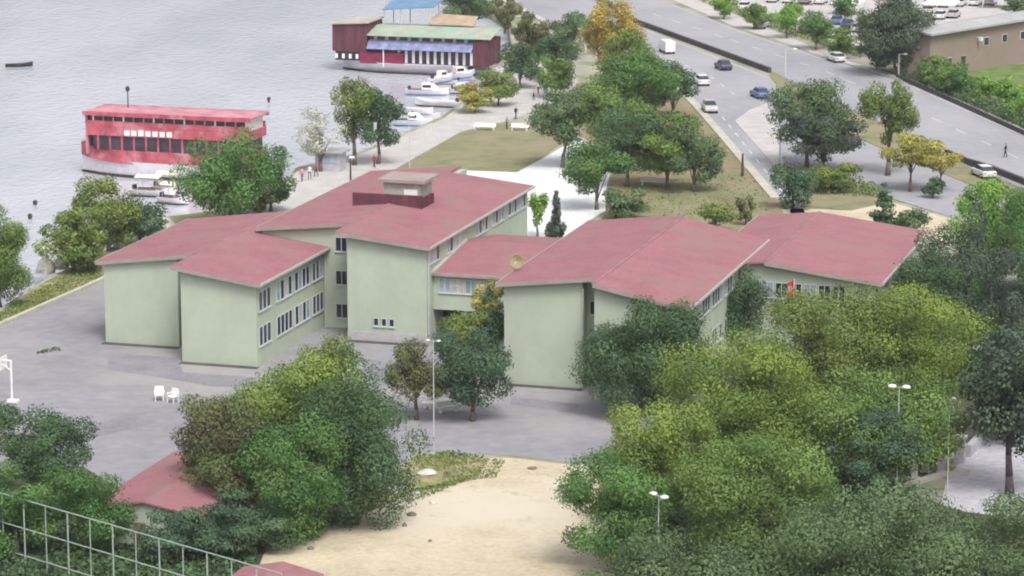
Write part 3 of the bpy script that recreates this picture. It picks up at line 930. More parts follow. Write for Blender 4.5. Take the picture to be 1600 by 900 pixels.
# hedge mass along the highway fence, grass tufts: nobody could count them
def scatter_leaves(name, quads, n, hmax, kind, seed, leaf=.3, tuft=True):
    rng = np.random.default_rng(seed)
    P = []
    for q in quads:
        a, b, c, d = (np.array(gp(*p)) for p in q)
        k = n // len(quads)
        s_, t_ = rng.uniform(0, 1, (k, 1)), rng.uniform(0, 1, (k, 1))
        P.append((a * (1 - s_) + b * s_) * (1 - t_) + (d * (1 - s_) + c * s_) * t_)
    P = np.concatenate(P)
    cl = np.sin(P[:, 0] * .9 + seed) * np.cos(P[:, 1] * .7) * .5 + .5
    P[:, 2] = rng.uniform(0.02, 1, len(P)) ** 1.3 * hmax * (.35 + .65 * cl)
    N = rng.normal(size=P.shape) + np.array([[0, 0, .8]])
    me = leaf_mesh(name, P, N, leaf * rng.uniform(.5, 1.3, len(P)), rng.uniform(0, 1, len(P)), LEAF[kind], rng)
    o = bpy.data.objects.new(name, me)
    COL.objects.link(o)
    return o
o = scatter_leaves('hedge', [[(1405, 118), (1600, 204), (1600, 190), (1415, 108)], [(1600, 204), (1760, 275), (1760, 258), (1600, 190)]], 22000, 2.0, 'grey', 3)
tag(o, 'low dark green hedge following the highway edge below the tan building', 'hedge', kind='stuff')
o = scatter_leaves('weeds', [[(640, 715), (700, 706), (770, 718), (660, 742)], [(600, 770), (690, 760), (740, 748), (640, 790)], [(370, 868), (520, 820), (600, 786), (420, 838)], [(700, 712), (790, 720), (775, 748), (690, 755)]], 3600, .35, 'olive', 5, .2)
tag(o, 'dry weeds at the edge of the sand', 'weeds', kind='stuff')
o = scatter_leaves('grass', [[(0, 506), (158, 436), (160, 402), (0, 488)], [(-200, 590), (0, 506), (0, 488), (-200, 560)]], 5000, .4, 'olive', 6, .22)
tag(o, 'yellow dry grass on the verge between shore and yard', 'grass', kind='stuff')
o = scatter_leaves('undergrowth', [[(950, 345), (1210, 345), (1180, 270), (960, 290)]], 3000, .3, 'olive', 8, .2)
tag(o, 'dry yellow undergrowth behind the right wing', 'undergrowth', kind='stuff')
o = scatter_leaves('roadside_scrub', [[(1225, 300), (1400, 312), (1340, 285), (1220, 262)], [(1050, -12), (1200, 40), (1210, 30), (1060, -22)], [(1200, 44), (1345, 92), (1350, 80), (1205, 34)]], 9000, 1.5, 'olive', 9, .3)
tag(o, 'olive scrub growing along the roadside', 'scrub', kind='stuff')
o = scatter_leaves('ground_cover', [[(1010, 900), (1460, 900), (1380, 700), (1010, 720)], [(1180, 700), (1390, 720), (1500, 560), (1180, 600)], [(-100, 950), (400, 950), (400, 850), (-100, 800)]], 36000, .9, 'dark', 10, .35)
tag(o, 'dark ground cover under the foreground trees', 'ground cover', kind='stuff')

# ------------------------------------------------------------------ boats
def hull_rings(L, Wd, zb, zd, bow=1.0, flare=.75, n=9, bow_rise=.35):
    rings = []
    for k in range(n):
        t = k / (n - 1)
        x = -L / 2 + L * t
        wf = 1.0
        if t > .6:
            wf = max(.03, math.cos((t - .6) / .4 * math.pi / 2) ** .8)
        if t < .12:
            wf = .82 + .18 * t / .12
        rise = bow_rise * max(0, (t - .5) / .5) ** 2
        w1, w0 = Wd / 2 * wf, Wd / 2 * wf * flare
        rings.append([(x, -w1, zd + rise), (x, -w0, zb + .25), (x, -w0 * .5, zb), (x, w0 * .5, zb), (x, w0, zb + .25), (x, w1, zd + rise)])
    return rings

def big_boat_red():
    g = gp(254, 280, -1.3)
    t = thing('excursion_boat', g + V * 2.6, UA + math.pi, 'long faded red two deck boat with pinkish roof and white hull moored left', 'boat')
    L, Wd = 21.6, 6.2
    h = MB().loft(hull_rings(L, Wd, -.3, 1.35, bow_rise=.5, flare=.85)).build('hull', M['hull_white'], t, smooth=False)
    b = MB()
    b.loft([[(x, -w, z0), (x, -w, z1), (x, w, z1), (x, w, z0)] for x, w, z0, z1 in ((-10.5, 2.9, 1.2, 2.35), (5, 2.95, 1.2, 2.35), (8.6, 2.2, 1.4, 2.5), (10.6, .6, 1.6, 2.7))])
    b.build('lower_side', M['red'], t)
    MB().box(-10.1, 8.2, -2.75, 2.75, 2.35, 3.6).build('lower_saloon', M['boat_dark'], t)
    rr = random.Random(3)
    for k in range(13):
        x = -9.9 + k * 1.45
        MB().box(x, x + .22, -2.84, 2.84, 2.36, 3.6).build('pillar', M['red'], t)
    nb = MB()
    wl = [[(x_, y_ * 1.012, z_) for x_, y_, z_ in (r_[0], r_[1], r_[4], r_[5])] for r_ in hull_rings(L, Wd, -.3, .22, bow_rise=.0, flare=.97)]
    MB().loft(wl).build('waterline_shade_band', M['bark_dark'], t)  # antifouling stripe whose dark colour also paints the shade under the hull
    for k in range(26):
        x = rr.uniform(-9.6, 7.8)
        yy = -rr.choice((2.3, 1.6))
        MB().box(x, x + rr.uniform(.3, .8), yy - .3, yy, 4.36, 4.36 + rr.uniform(.5, .95)).build('seat', [M['hull_white'], M['red_roof'], M['tarp_violet'], M['cream']][k % 4], t)
    for k in range(6):
        MB().tube((-8.5 + k * 3.0, -2.86, 2.9), (-8.5 + k * 3.0, -2.93, 2.9), .28, n=12).build('lifebuoy', M['cream'], t)
    MB().box(-10.5, 8.8, -3.0, 3.0, 3.6, 4.35).build('deck_band', M['red'], t)
    # faded white lettering panels on both sides
    for k in range(7):
        x = -1.4 + k * .85
        hgt_ = .34 + .16 * rr.random()
        for sy in (-1, 1):
            y0, y1 = sorted((sy * 3.003, sy * 3.05))
            MB().box(x, x + .62, y0, y1, 3.70, 3.70 + hgt_).build('white_sign', M['white'], t)
    MB().box(-10.1, 8.6, -1.2, 2.6, 4.35, 5.45).build('upper_saloon', M['boat_dark'], t)
    for k in range(16):
        x = -10.2 + k * 1.22
        MB().box(x, x + .16, -2.72, 2.72, 4.36, 5.45).build('pillar', M['red_roof'] if k % 3 else M['white'], t)
    MB().box(-10.5, 8.9, -2.8, -2.74, 4.36, 4.85).box(-10.5, 8.9, 2.74, 2.8, 4.36, 4.85).build('railing', M['red'], t)
    MB().slab([(-10.8, -3.1, 5.62), (9.3, -3.1, 5.62), (9.3, 3.1, 5.62), (-10.8, 3.1, 5.62)], .16).build('roof', M['red_roof'], t)
    MB().box(-10.8, 9.3, 3.1, 3.16, 5.3, 5.66).box(-10.8, 9.3, -3.16, -3.1, 5.3, 5.66).build('valance', M['red'], t)
    MB().box(8.9, 9.2, -2.6, 2.6, 1.9, 5.45).build('front_screen', M['red_roof'], t)
    MB().tube((5.6, -1.5, 5.6), (5.6, -1.5, 7.1), .07).ball((5.6, -1.5, 7.25), .26, 6).build('mast', M['bark_dark'], t)
    t.scale = (1.09, 1, 1.42)
big_boat_red()

def restaurant_boat():
    g = gp(634, 116, -1.3)
    t = thing('restaurant_boat', g + V * 4, UA, 'large moored restaurant boat with maroon end tower, green tan awnings and blue canopy', 'boat')
    L, Wd = 25, 8
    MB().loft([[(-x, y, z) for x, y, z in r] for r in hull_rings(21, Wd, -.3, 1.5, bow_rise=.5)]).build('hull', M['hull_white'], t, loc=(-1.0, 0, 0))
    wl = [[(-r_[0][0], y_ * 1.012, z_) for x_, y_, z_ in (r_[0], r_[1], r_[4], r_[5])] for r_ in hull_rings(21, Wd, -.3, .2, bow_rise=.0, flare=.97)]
    MB().loft(wl).build('waterline_shade_band', M['bark_dark'], t, loc=(-1.0, 0, 0))  # dark hull stripe, doubling as painted shade along the water
    MB().box(-11.9, -6.3, -3.6, 3.6, 3.1, 7.3).build('end_tower', M['maroon'], t)
    MB().box(-11.5, -7.4, -3.4, 3.4, 1.7, 3.1).build('end_window_band', M['boat_dark'], t)
    for k in range(4):
        MB().box(-11.5 + k * 1.1, -11.1 + k * 1.1, -3.48, -3.41, 2.0, 2.7).build('white_panel', M['white'], t)
    MB().slab([(-12.3, -3.9, 7.35), (-6.0, -3.9, 7.7), (-6.0, 3.9, 7.7), (-12.3, 3.9, 7.35)], .2).build('tower_roof', M['tan_roof'], t)
    MB().box(-6.3, 12.2, -3.2, 3.4, 1.5, 3.7).build('lower_saloon', M['boat_dark'], t)
    for k in range(12):
        MB().box(-1.5 + k * 1.15, -1.1 + k * 1.15, -3.3, -3.21, 1.6, 3.5).build('window_post', M['hull_white'], t)
    MB().box(-7.5, -.5, -3.72, -3.3, 1.4, 3.1).build('red_side', mat('crimson_boards', (.22, .03, .07), .6, .3, .3, 1), t)
    MB().tube((-3.6, -3.9, .9), (-3.6, -3.9, 3.8), .1).build('white_pole', M['white'], t)
    MB().slab([(-6.2, -4.2, 3.75), (10.5, -4.2, 3.75), (10.5, -3.0, 5.0), (-6.2, -3.0, 5.0)], .08).build('blue_awning', M['tarp_violet'], t)
    MB().box(10.5, 12.8, -3.5, 3.4, 1.5, 5.4).build('maroon_end_wall', M['maroon'], t)
    MB().box(-6.2, 10.4, -2.9, 3.2, 4.0, 5.7).build('upper_saloon', M['boat_dark'], t)
    for k in range(9):
        MB().box(-5.4 + k * 1.8, -4.9 + k * 1.8, -3.0, -2.91, 5.0, 5.7).build('window_post', M['tan_roof'], t)
    MB().slab([(-6.3, -3.8, 5.75), (13.4, -3.8, 5.75), (13.4, 1.0, 6.8), (-6.3, 1.0, 6.8)], .12).build('main_awning', M['awning'], t)
    MB().slab([(-6.3, 1.0, 6.8), (13.4, 1.0, 6.8), (12.4, 5.2, 6.5), (-6.3, 5.2, 6.5)], .12).build('back_awning', M['awning'], t)
    MB().slab([(1.5, 1.6, 7.3), (9.0, 1.6, 7.0), (8.5, 5.8, 8.0), (2.0, 5.8, 8.2)], .12).build('orange_awning', M['orange_roof'], t)
    MB().slab([(-5.9, 2.2, 9.0), (2.4, 2.2, 9.6), (2.4, 7.5, 10.2), (-5.9, 7.5, 9.9)], .12).build('blue_canopy', M['tarp_blue'], t)
    for x in (-5.6, -2.9, 1.8):
        MB().tube((x, 2.5, 6.7), (x, 2.5, 9.2), .08).build('canopy_post', M['steel'], t)
        MB().tube((x, 7.0, 6.4), (x, 7.0, 9.9), .08).build('canopy_post', M['steel'], t)
restaurant_boat()

def small_boat(x, y, px_len, ang, label, cab=None, trim='tarp_blue', group='small boats moored by the promenade', wide=.34, water=True):
    g = gp(x, y, -1.3 if water else 0)
    L = px_len * 1.2 / scl(g)
    t = thing('motor_boat', g, ang, label, 'boat', group)
    Wd = L * wide
    h = MB()
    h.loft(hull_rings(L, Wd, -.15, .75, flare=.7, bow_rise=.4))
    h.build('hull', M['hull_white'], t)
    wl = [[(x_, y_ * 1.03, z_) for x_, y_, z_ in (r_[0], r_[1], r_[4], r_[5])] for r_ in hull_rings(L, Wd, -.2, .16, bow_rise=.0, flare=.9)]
    MB().loft(wl).build('waterline_shade_band', M['tarp_blue'] if cab == 'cabin' else M['bark_dark'], t)  # waterline stripe; the dark colour also paints shade where hull meets water
    MB().box(-L * .46, -L * .40, -Wd * .14, Wd * .14, .1, 1.25).build('outboard_motor', M['bark_dark'], t)
    MB().loft([[(a[0], a[1] * .8, .8), (a[0], a[1] * .8, .83), (a[0], -a[1] * .8, .83), (a[0], -a[1] * .8, .8)] for a in [(-L * .44, Wd * .45), (0, Wd * .48), (L * .22, Wd * .3)]]).build('cockpit', M[trim], t)
    if cab == 'cabin':
        c = MB().loft([[(x_, -w_, .8), (x_, -w_ * .8, z_), (x_, w_ * .8, z_), (x_, w_, .8)] for x_, w_, z_ in ((-L * .12, Wd * .33, 1.75), (L * .12, Wd * .3, 1.7), (L * .26, Wd * .2, 1.0))]).build('cabin', M['white'], t)
        MB().box(-L * .10, L * .10, -Wd * .335, Wd * .335, 1.15, 1.5).build('cabin_window', M['glass'], c)
    if cab == 'canopy':
        for sx in (-.3, .12):
            for sy in (-.33, .33):
                MB().tube((L * sx, Wd * sy, .8), (L * sx, Wd * sy, 2.3), .03).build('post', M['steel'], t)
        MB().slab([(-L * .36, -Wd * .45, 2.3), (L * .2, -Wd * .45, 2.3), (L * .2, 0, 2.55), (-L * .36, 0, 2.55)], .06).slab([(-L * .36, 0, 2.55), (L * .2, 0, 2.55), (L * .2, Wd * .45, 2.3), (-L * .36, Wd * .45, 2.3)], .06).build('canopy', M['cream'], t)
    return t
small_boat(684, 166, 62, UA + math.pi, 'long white open boat moored nearest the promenade below the yellow bush', None, 'hull_white')
small_boat(668, 148, 56, UA + .15, 'white boat with tan cabin lying between the big restaurant boat and a long white boat', 'cabin', 'wood')
small_boat(716, 122, 52, UA + .9, 'pink tinted white motor boat with cabin beside restaurant boat hull', 'cabin', 'red_roof')
small_boat(748, 116, 50, UA + .1, 'white cabin boat moored under the maroon end of the restaurant boat', 'cabin', 'tarp_blue')
small_boat(740, 134, 46, UA + .25, 'low white boat second from restaurant boat end', None, 'tarp_violet')
small_boat(700, 140, 50, UA + .5, 'white boat with open brown deck in the middle of the moored cluster', None, 'wood')
small_boat(650, 178, 48, UA - .1, 'white boat tip pointing out from behind the dark promenade tree', None, 'hull_white')
small_boat(646, 196, 52, UA + .1, 'white and dark boat with windscreen closest to the promenade trees', 'cabin', 'boat_dark')
small_boat(762, 128, 40, UA + .2, 'short white boat moored against the quay under the olive tree', None, 'wood')
small_boat(728, 146, 42, UA + .35, 'white boat with dark canvas deck beside the yellow bush', None, 'boat_dark')
small_boat(690, 128, 44, UA + 1.2, 'white cabin boat nosing towards the restaurant boat hull', 'cabin', 'cream')
small_boat(665, 188, 40, UA + .3, 'low white boat with violet deck just right of the dark promenade tree', None, 'tarp_violet')
small_boat(240, 306, 62, UA, 'cream canopied boat in front of the red boat, leftmost of three', 'canopy', 'wood', 'cream canopied boats by the shore', .4)
small_boat(268, 300, 50, UA + .1, 'cream canopied boat farther out, close to red boat hull', 'canopy', 'wood', 'cream canopied boats by the shore', .5)
small_boat(272, 318, 44, UA - .2, 'cream canopied boat nearest the shore beside large tree', 'canopy', 'boat_dark', 'cream canopied boats by the shore', .5)
# rowing boat far out, buoys
t = thing('rowing_boat', gp(30, 104, -1.3), UA + .5, 'small dark rowing boat with two rowers far out on the water', 'boat')
MB().loft(hull_rings(4.2, 1.3, -.1, .45, flare=.6)).build('hull', M['bark_dark'], t)
MB().box(-.2, .1, -.6, .6, .3, .45).box(-1.4, -1.1, -.5, .5, .3, .45).build('bench', M['wood'], t)
MB().tube((0, -.5, .5), (.3, -2.0, .1), .04).build('oar', M['bark_dark'], t)
MB().tube((0, .5, .5), (.3, 2.0, .1), .04).build('oar', M['bark_dark'], t)
for x, y, h_, lb in ((420, 160, .9, 'dark mooring post in the water right of the red boat'), (55, 320, .5, 'upper dark buoy near the left shore'), (47, 342, .6, 'lower dark buoy near the left shore')):
    n_ = 'mooring_post' if h_ > .8 else 'buoy'
    o = MB().tube((0, 0, -.5), (0, 0, h_ * .4), .22 if h_ < .8 else .16, n=10).ball((0, 0, h_ * .6), .28, 6).build(n_, M['bark_dark'], loc=gp(x, y, -1.3))
    tag(o, lb, 'mooring post' if h_ > .8 else 'buoy', None if h_ > .8 else 'buoys near the left shore')

# ------------------------------------------------------------------ cars
CARCOL = {'white': (.70, .70, .70), 'silver': (.45, .46, .48), 'black': (.02, .022, .03), 'dark blue': (.03, .05, .12), 'blue': (.10, .15, .35), 'red': (.35, .03, .04), 'grey': (.20, .21, .22), 'beige': (.48, .45, .38)}
CM = {k: mat('car_paint_' + k.replace(' ', '_'), v, .3, .6, .03, 1) for k, v in CARCOL.items()}
def make_car():
    t = thing('car', (0, 0, 0), 0)
    P = [(-2.1, .35), (-2.15, .7), (-2.05, .92), (-1.3, .98), (.75, .96), (1.9, .82), (2.12, .62), (2.12, .35)]
    rings = []
    for y, k in ((-.86, .0), (-.80, .06), (.80, .06), (.86, .0)):
        pass
    def prof(y, ins, zi):
        return [(x * (1 - ins), y, (z - .35) * (1 - zi) + .35) for x, z in P]
    MB().loft([prof(-.87, .03, .12), prof(-.80, 0, 0), prof(.80, 0, 0), prof(.87, .03, .12)]).build('body', CM['white'], t)
    Q = [(-1.75, .96), (-1.35, 1.40), (.25, 1.43), (.95, .94)]
    MB().loft([[(x, -.76, z) if z < 1.2 else (x * .93, -.60, z) for x, z in Q], [(x, .76, z) if z < 1.2 else (x * .93, .60, z) for x, z in Q]]).build('cabin_glass', M['glass'], t)
    MB().slab([(-1.28, -.62, 1.455), (.24, -.62, 1.47), (.24, .62, 1.47), (-1.28, .62, 1.455)], .05).build('roof', CM['white'], t)
    for sx in (-1.3, 1.32):
        for sy in (-1, 1):
            w = MB().tube((sx, sy * .62, .31), (sx, sy * .89, .31), .31, n=14).build('wheel', M['tyre'], t)
            MB().tube((sx, sy * .885, .31), (sx, sy * .90, .31), .18, n=10).build('rim', M['steel'], w)
    for sy in (-.6, .6):
        MB().box(2.06, 2.14, sy - .18, sy + .18, .6, .74).build('headlight', M['white'], t)
        MB().box(-2.16, -2.1, sy - .18, sy + .18, .68, .82).build('tail_light', M['red'], t)
    return t
CAR0 = make_car()
_used = [False]
def car(x, y, toward, col, label, group, name=None, sc=1.0):
    g = gp(x, y, .08)
    d = gp(*toward) - gp(x, y)
    ang = math.atan2(d.y, d.x)
    c = CAR0 if not _used[0] else dup(CAR0)
    _used[0] = True
    c.location = g
    c.rotation_euler = (0, 0, ang)
    c.scale = (sc, sc, sc)
    tag(c, label, 'car', group)
    for ch in c.children:
        if ch.name.split('.')[0] in ('body', 'roof'):
            ch.material_slots[0].link = 'OBJECT'
            ch.material_slots[0].material = CM[col]
    return c
GR = 'cars driving on the roads'
car(1130, 108, (1060, 74), 'dark blue', 'dark blue car driving on the near carriageway beside the barrier', GR)
car(1109, 174, (1160, 232), 'silver', 'silver grey car on the slip road beside the kerb', GR, sc=1.05)
car(1187, 152, (1120, 122), 'blue', 'blue car driving up the near carriageway beside the island', GR)
car(1096, 132, (1060, 108), 'white', 'white car half hidden by the dark roadside tree', GR)
car(1536, 276, (1450, 240), 'white', 'white car on near carriageway at the right edge behind green tree', GR)
car(1306, 96, (1240, 74), 'white', 'white car on the highway shoulder below the hedge', GR)
t = thing('van', gp(1042, 82, .08), math.atan2((gp(1000, 60) - gp(1042, 82)).y, (gp(1000, 60) - gp(1042, 82)).x), 'white van on the near carriageway behind the olive tree', 'van')
t.scale = (.85, .85, .85)
MB().loft([[(x, y, z) for x, z in ((-2.7, .4), (-2.7, 2.3), (1.3, 2.35), (1.9, 1.5), (2.6, 1.25), (2.7, .4))] for y in (-.95, .95)]).build('body', CM['white'], t, bevel=.08)
MB().slab([(1.4, -.85, 2.2), (1.42, .85, 2.2), (1.95, .85, 1.5), (1.93, -.85, 1.5)], .05).build('windscreen', M['glass'], t)
for sx in (-1.7, 1.7):
    for sy in (-1, 1):
        MB().tube((sx, sy * .7, .35), (sx, sy * .98, .35), .35, n=12).build('wheel', M['tyre'], t)
GK = 'cars parked beyond the highway'
ordn = ['first', 'second', 'third', 'fourth', 'fifth', 'sixth', 'seventh', 'eighth', 'ninth', 'tenth', 'eleventh', 'twelfth']
rc = random.Random(11)
rows = [
 ((1160, 10), (1195, 48), 4, 'slanting row left of the hedge trees'),
 ((1172, 22), (1318, 72), 6, 'row under the hedge trees'),
 ((1195, 2), (1345, 8), 6, 'back row near the top edge'),
 ((1300, 34), (1350, 52), 3, 'short row left of big dark tree'),
 ((1440, 12), (1560, 6), 5, 'row above tan building roof'),
 ((1440, 32), (1500, 26), 3, 'row touching tan building roof'),
]
cols = ['white', 'silver', 'grey', 'white', 'dark blue', 'white', 'silver', 'beige', 'white', 'silver', 'white', 'blue']
ci = 0
for (a, b, n, where) in rows:
    for k in range(n):
        t_ = (k + .5) / n
        x, y = a[0] + (b[0] - a[0]) * t_, a[1] + (b[1] - a[1]) * t_
        cc = cols[(ci * 5 + 3) % len(cols)]
        ci += 1
        car(x, y, (x + 30 + rc.uniform(-4, 4), y - 16), cc, '%s car, %s from left in the %s' % (cc, ordn[k], where), GK)
# white marquee tents in the parking lot
for x, y, w_, lb in ((1325, 22, 5.0, 'white market tent left of the big dark tree'), (1470, 24, 5.5, 'white market tent in front of the parked cars above tan building'), (1258, 8, 3.5, 'small white tent behind the hedge trees'), (1560, 12, 5, 'white tent at the right end of car park')):
    t = thing('market_tent', gp(x, y), UA, lb, 'tent', 'white tents beyond the highway')
    for sx in (-1, 1):
        for sy in (-1, 1):
            MB().tube((sx * w_ / 2, sy * w_ / 2, 0), (sx * w_ / 2, sy * w_ / 2, 2.3), .05).build('pole', M['steel'], t)
    k = w_ / 2 + .1
    MB().add([(-k, -k, 2.3), (k, -k, 2.3), (k, k, 2.3), (-k, k, 2.3), (0, 0, 3.4), (-k, -k, 2.0), (k, -k, 2.0), (k, k, 2.0), (-k, k, 2.0)],
             [(0, 1, 4), (1, 2, 4), (2, 3, 4), (3, 0, 4), (0, 5, 6, 1), (1, 6, 7, 2), (2, 7, 8, 3), (3, 8, 5, 0)]).build('canopy', M['white'], t)

# ------------------------------------------------------------------ tan building top right
a_ = gp(1450, 122)
t = thing('warehouse', gp(1452, 124), math.radians(48), 'tan walled building with grey sheet roof beyond the highway hedge', 'building')
MB().box(0, 46, 0, 5, 0, 6.6).build('wall', M['tan_wall'], t)
MB().slab([(-.8, -.8, 6.8), (46.8, -.8, 6.8), (46.8, 2.5, 7.3), (-.8, 2.5, 7.3)], .3).build('roof', M['grey_roof'], t)
MB().slab([(-.8, 2.5, 7.3), (46.8, 2.5, 7.3), (46.8, 5.8, 6.8), (-.8, 5.8, 6.8)], .3).build('roof', M['grey_roof'], t)
for x in (4.5, 8.2):
    f = MB().box(x, x + 1.1, -.05, -.003, .1, 2.6).build('door', M['dark_hole'], t)
    MB().box(x - .1, x + 1.2, -.1, -.003, 2.62, 2.75).build('lintel', M['concrete'], f)
for x in (14, 19, 24):
    f = MB().box(x, x + 1.4, -.08, -.003, 3.6, 4.9).build('window', M['frame'], t)
    MB().box(x + .1, x + 1.3, -.1, -.085, 3.7, 4.8).build('pane', M['pane'], f)
MB().tube((12.2, -.02, 5.0), (12.2, -.6, 5.1), .05).box(12.0, 12.5, -.9, -.5, 4.6, 5.15).build('wall_lamp', M['white'], t)

# ------------------------------------------------------------------ small sheds in the foreground
def shed(px, py, z, w_, d_, rise, label, back=0):
    c = gp(px, py, z)
    t = thing('shed', (c.x, c.y, 0), UA, label, 'shed', None)
    MB().wedge(.3, w_ / 2, .3, d_ - .3, 0, z - .25, z + rise - .25).wedge(w_ / 2, w_ - .3, .3, d_ - .3, 0, z + rise - .25, z - .25).build('wall', M['wall'], t)
    MB().slab([(0, 0, z), (w_ / 2, 0, z + rise), (w_ / 2, d_, z + rise), (0, d_, z)], .14).build('roof', M['roof'], t)
    MB().slab([(w_ / 2, 0, z + rise), (w_, 0, z), (w_, d_, z), (w_ / 2, d_, z + rise)], .14).build('roof', M['roof'], t)
    MB().box(w_ * .4, w_ * .4 + .9, .24, .297, 0, 2.0).build('door', M['wood'], t)
shed(135, 792, 2.9, 8.6, 16, .75, 'small shed with a red roof half hidden by trees beside the yard')
shed(322, 930, 3.0, 5.6, 6.5, .6, 'small shed whose red roof peeps in at the bottom edge by the fence')

# ------------------------------------------------------------------ fence, bottom left
A, Bp = gp(-30, 762, 4.8), gp(440, 897, 4.8)
d = Bp - A
Ln = d.length
ang = math.atan2(d.y, d.x)
t = thing('metal_fence', (A.x, A.y, 0), ang, 'tall pale metal rail fence running down the bottom left corner', 'fence')
n = int(Ln / 2.2)
for k in range(n + 1):
    x = Ln * k / n
    MB().tube((x, 0, 0), (x, 0, 4.8), .04 if k % 2 else .055).build('post', M['rail'], t)
MB().tube((0, 0, 4.82), (Ln, 0, 4.82), .045).build('top_rail', M['rail'], t)
MB().tube((0, .0, 2.75), (Ln, .0, 2.75), .045).build('middle_rail', M['rail'], t)
MB().tube((0, .0, .8), (Ln, .0, .8), .045).build('bottom_rail', M['rail'], t)

# ------------------------------------------------------------------ lamp posts and poles
def post(name, x, y, ytop, label, heads=2, r=.09, group='street lamps', m='steel', hd=.36, rz=UA, arm=.9):
    g = gp(x, y)
    H = hgt(x, y, ytop)
    t = thing(name, g, rz, label, 'street lamp', group)
    MB().tube((0, 0, 0), (0, 0, H), r * 1.2, r * .7, 10).build('pole', M[m], t)
    if heads:
        MB().tube((-arm if heads == 2 else 0, 0, H - .1), (arm, 0, H), r * .5, n=6).build('arm', M[m], t)
    for sx in ((-1, 1) if heads == 2 else (1,)):
        if heads:
            MB().ball((sx * arm * 1.15, 0, H), hd, 6, sq=.45).build('lamp_head', M['white'], t)
    return t
post('street_lamp', 678, 705, 532, 'pale lamp post with crossbar in the yard between two trees', 2, .045, arm=.38, hd=.16)
post('street_lamp', 1400, 800, 604, 'twin headed white lamp rising between the green tree crowns', 2, .05, arm=.45, hd=.32)
post('street_lamp', 1028, 905, 774, 'twin headed white lamp in the green bushes near the sand', 2, .05, arm=.5, hd=.3, rz=UA - .6)
post('street_lamp', 1480, 768, 622, 'small pale lamp right of the twin headed lamp', 1, .045, arm=.25, hd=.22)
post('street_lamp', 1227, 118, 76, 'slim grey pole on the barrier end between carriageways', 1, .10, arm=1.2)
post('street_lamp', 1404, 122, 84, 'pale pole beside the big dark tree across the highway', 1, .12, arm=.8)
post('street_lamp', 548, 300, 246, 'dark post with white head on the promenade left of the trees', 1, .12, m='bark_dark', arm=.15)
post('street_lamp', 1218, 262, 206, 'pale pole at the tip of the traffic island', 1, .09, arm=.4)
post('street_lamp', 640, 262, 180, 'thin promenade pole right of the dark tree', 1, .06, arm=.3, m='steel')
post('street_lamp', 1160, 276, 240, 'short dark post on kerb of the slip road', 0, .16, m='bark_dark')
# barriers between the carriageways
for pts, lb in (([(880, -36), (996, 38), (1100, 76), (1203, 114)], 'long dark barrier between the carriageways, upper stretch'), ([(1478, 243), (1510, 257), (1548, 268), (1640, 305)], 'dark barrier between the carriageways at the right edge')):
    o = strip(pts, .45, 0, .8, M['barrier'], 'road_barrier')
    tag(o, lb, 'barrier', 'barriers between the carriageways')
strip([(1400, 122), (1500, 166), (1600, 212), (1760, 284)], .15, 0, .7, M['barrier'], 'boundary_fence')
tag(bpy.data.objects['boundary_fence'], 'dark low fence along highway in front of the hedge', 'fence')

# basketball hoop
t = thing('basketball_hoop', gp(19, 628), UA, 'white basketball hoop pole at the left edge of the yard', 'basketball hoop')
MB().tube((0, 0, 0), (0, 0, 3.6), .09, n=10).build('pole', M['white'], t)
MB().box(-.35, .55, -.3, .3, 0, .22).build('base', M['white'], t)
MB().tube((0, 0, 3.55), (-.75, 0, 3.55), .07).tube((0, 0, 2.7), (-.75, 0, 3.2), .05).build('arm', M['white'], t)
bb = MB().box(-.83, -.77, -.9, .9, 2.75, 3.85).build('backboard', M['white'], t)
r_ = [(-1.05 + .23 * math.cos(a * math.pi / 8), .23 * math.sin(a * math.pi / 8), 3.0) for a in range(16)]
mb = MB()
for i in range(16):
    mb.tube(r_[i], r_[(i + 1) % 16], .02, n=5)
mb.build('rim', M['red'], t)
# white plastic chairs in the yard
def chair(x, y, rz, label):
    t = thing('plastic_chair', gp(x, y, .02), rz, label, 'chair', 'white chairs in the yard')
    MB().box(-.27, .27, -.25, .27, .42, .47).build('seat', M['white'], t)
    MB().box(-.27, .27, .23, .28, .47, .95).build('backrest', M['white'], t)
    for sx in (-.25, .21):
        for sy in (-.24, .22):
            MB().box(sx, sx + .05, sy, sy + .05, 0, .42).build('leg', M['white'], t)
    MB().box(-.31, -.26, -.22, .24, .6, .65).build('armrest', M['white'], t)
    MB().box(.26, .31, -.22, .24, .6, .65).build('armrest', M['white'], t)
    t.scale = (1.4, 1.4, 1.25)
chair(249, 626, .1, 'white plastic chair in the open yard, left of a pair')
chair(270, 629, -.6, 'white plastic chair in the open yard, right of a pair')
# white benches
def bench(x, y, rz, w_, label, gx=1.0):
    t = thing('bench', gp(x, y, .04), rz, label, 'bench', 'white benches')
    MB().box(-w_ / 2, w_ / 2, -.25, .22, .42, .5).build('seat', M['white'], t)
    MB().box(-w_ / 2, w_ / 2, .22, .28, .5, .92).build('backrest', M['white'], t)
    for sx in (-w_ / 2 + .15, w_ / 2 - .3):
        MB().box(sx, sx + .14, -.22, .2, 0, .42).build('leg', M['white'], t)
bench(700, 644, UA + .75, 1.9, 'white bench in the yard between the two trees')
bench(668, 638, UA + .2, .9, 'short white bench at the brownish tree trunk')
bench(757, 203, UA, 3.0, 'long white bench on the lawn edge, left one')
bench(812, 204, UA, 2.4, 'white bench on the lawn edge, right one')
bench(1023, 290, UA, 3.4, 'pale bench under the park grove')
bench(838, 392, UA, 1.6, 'white bench on the plaza behind the school link')
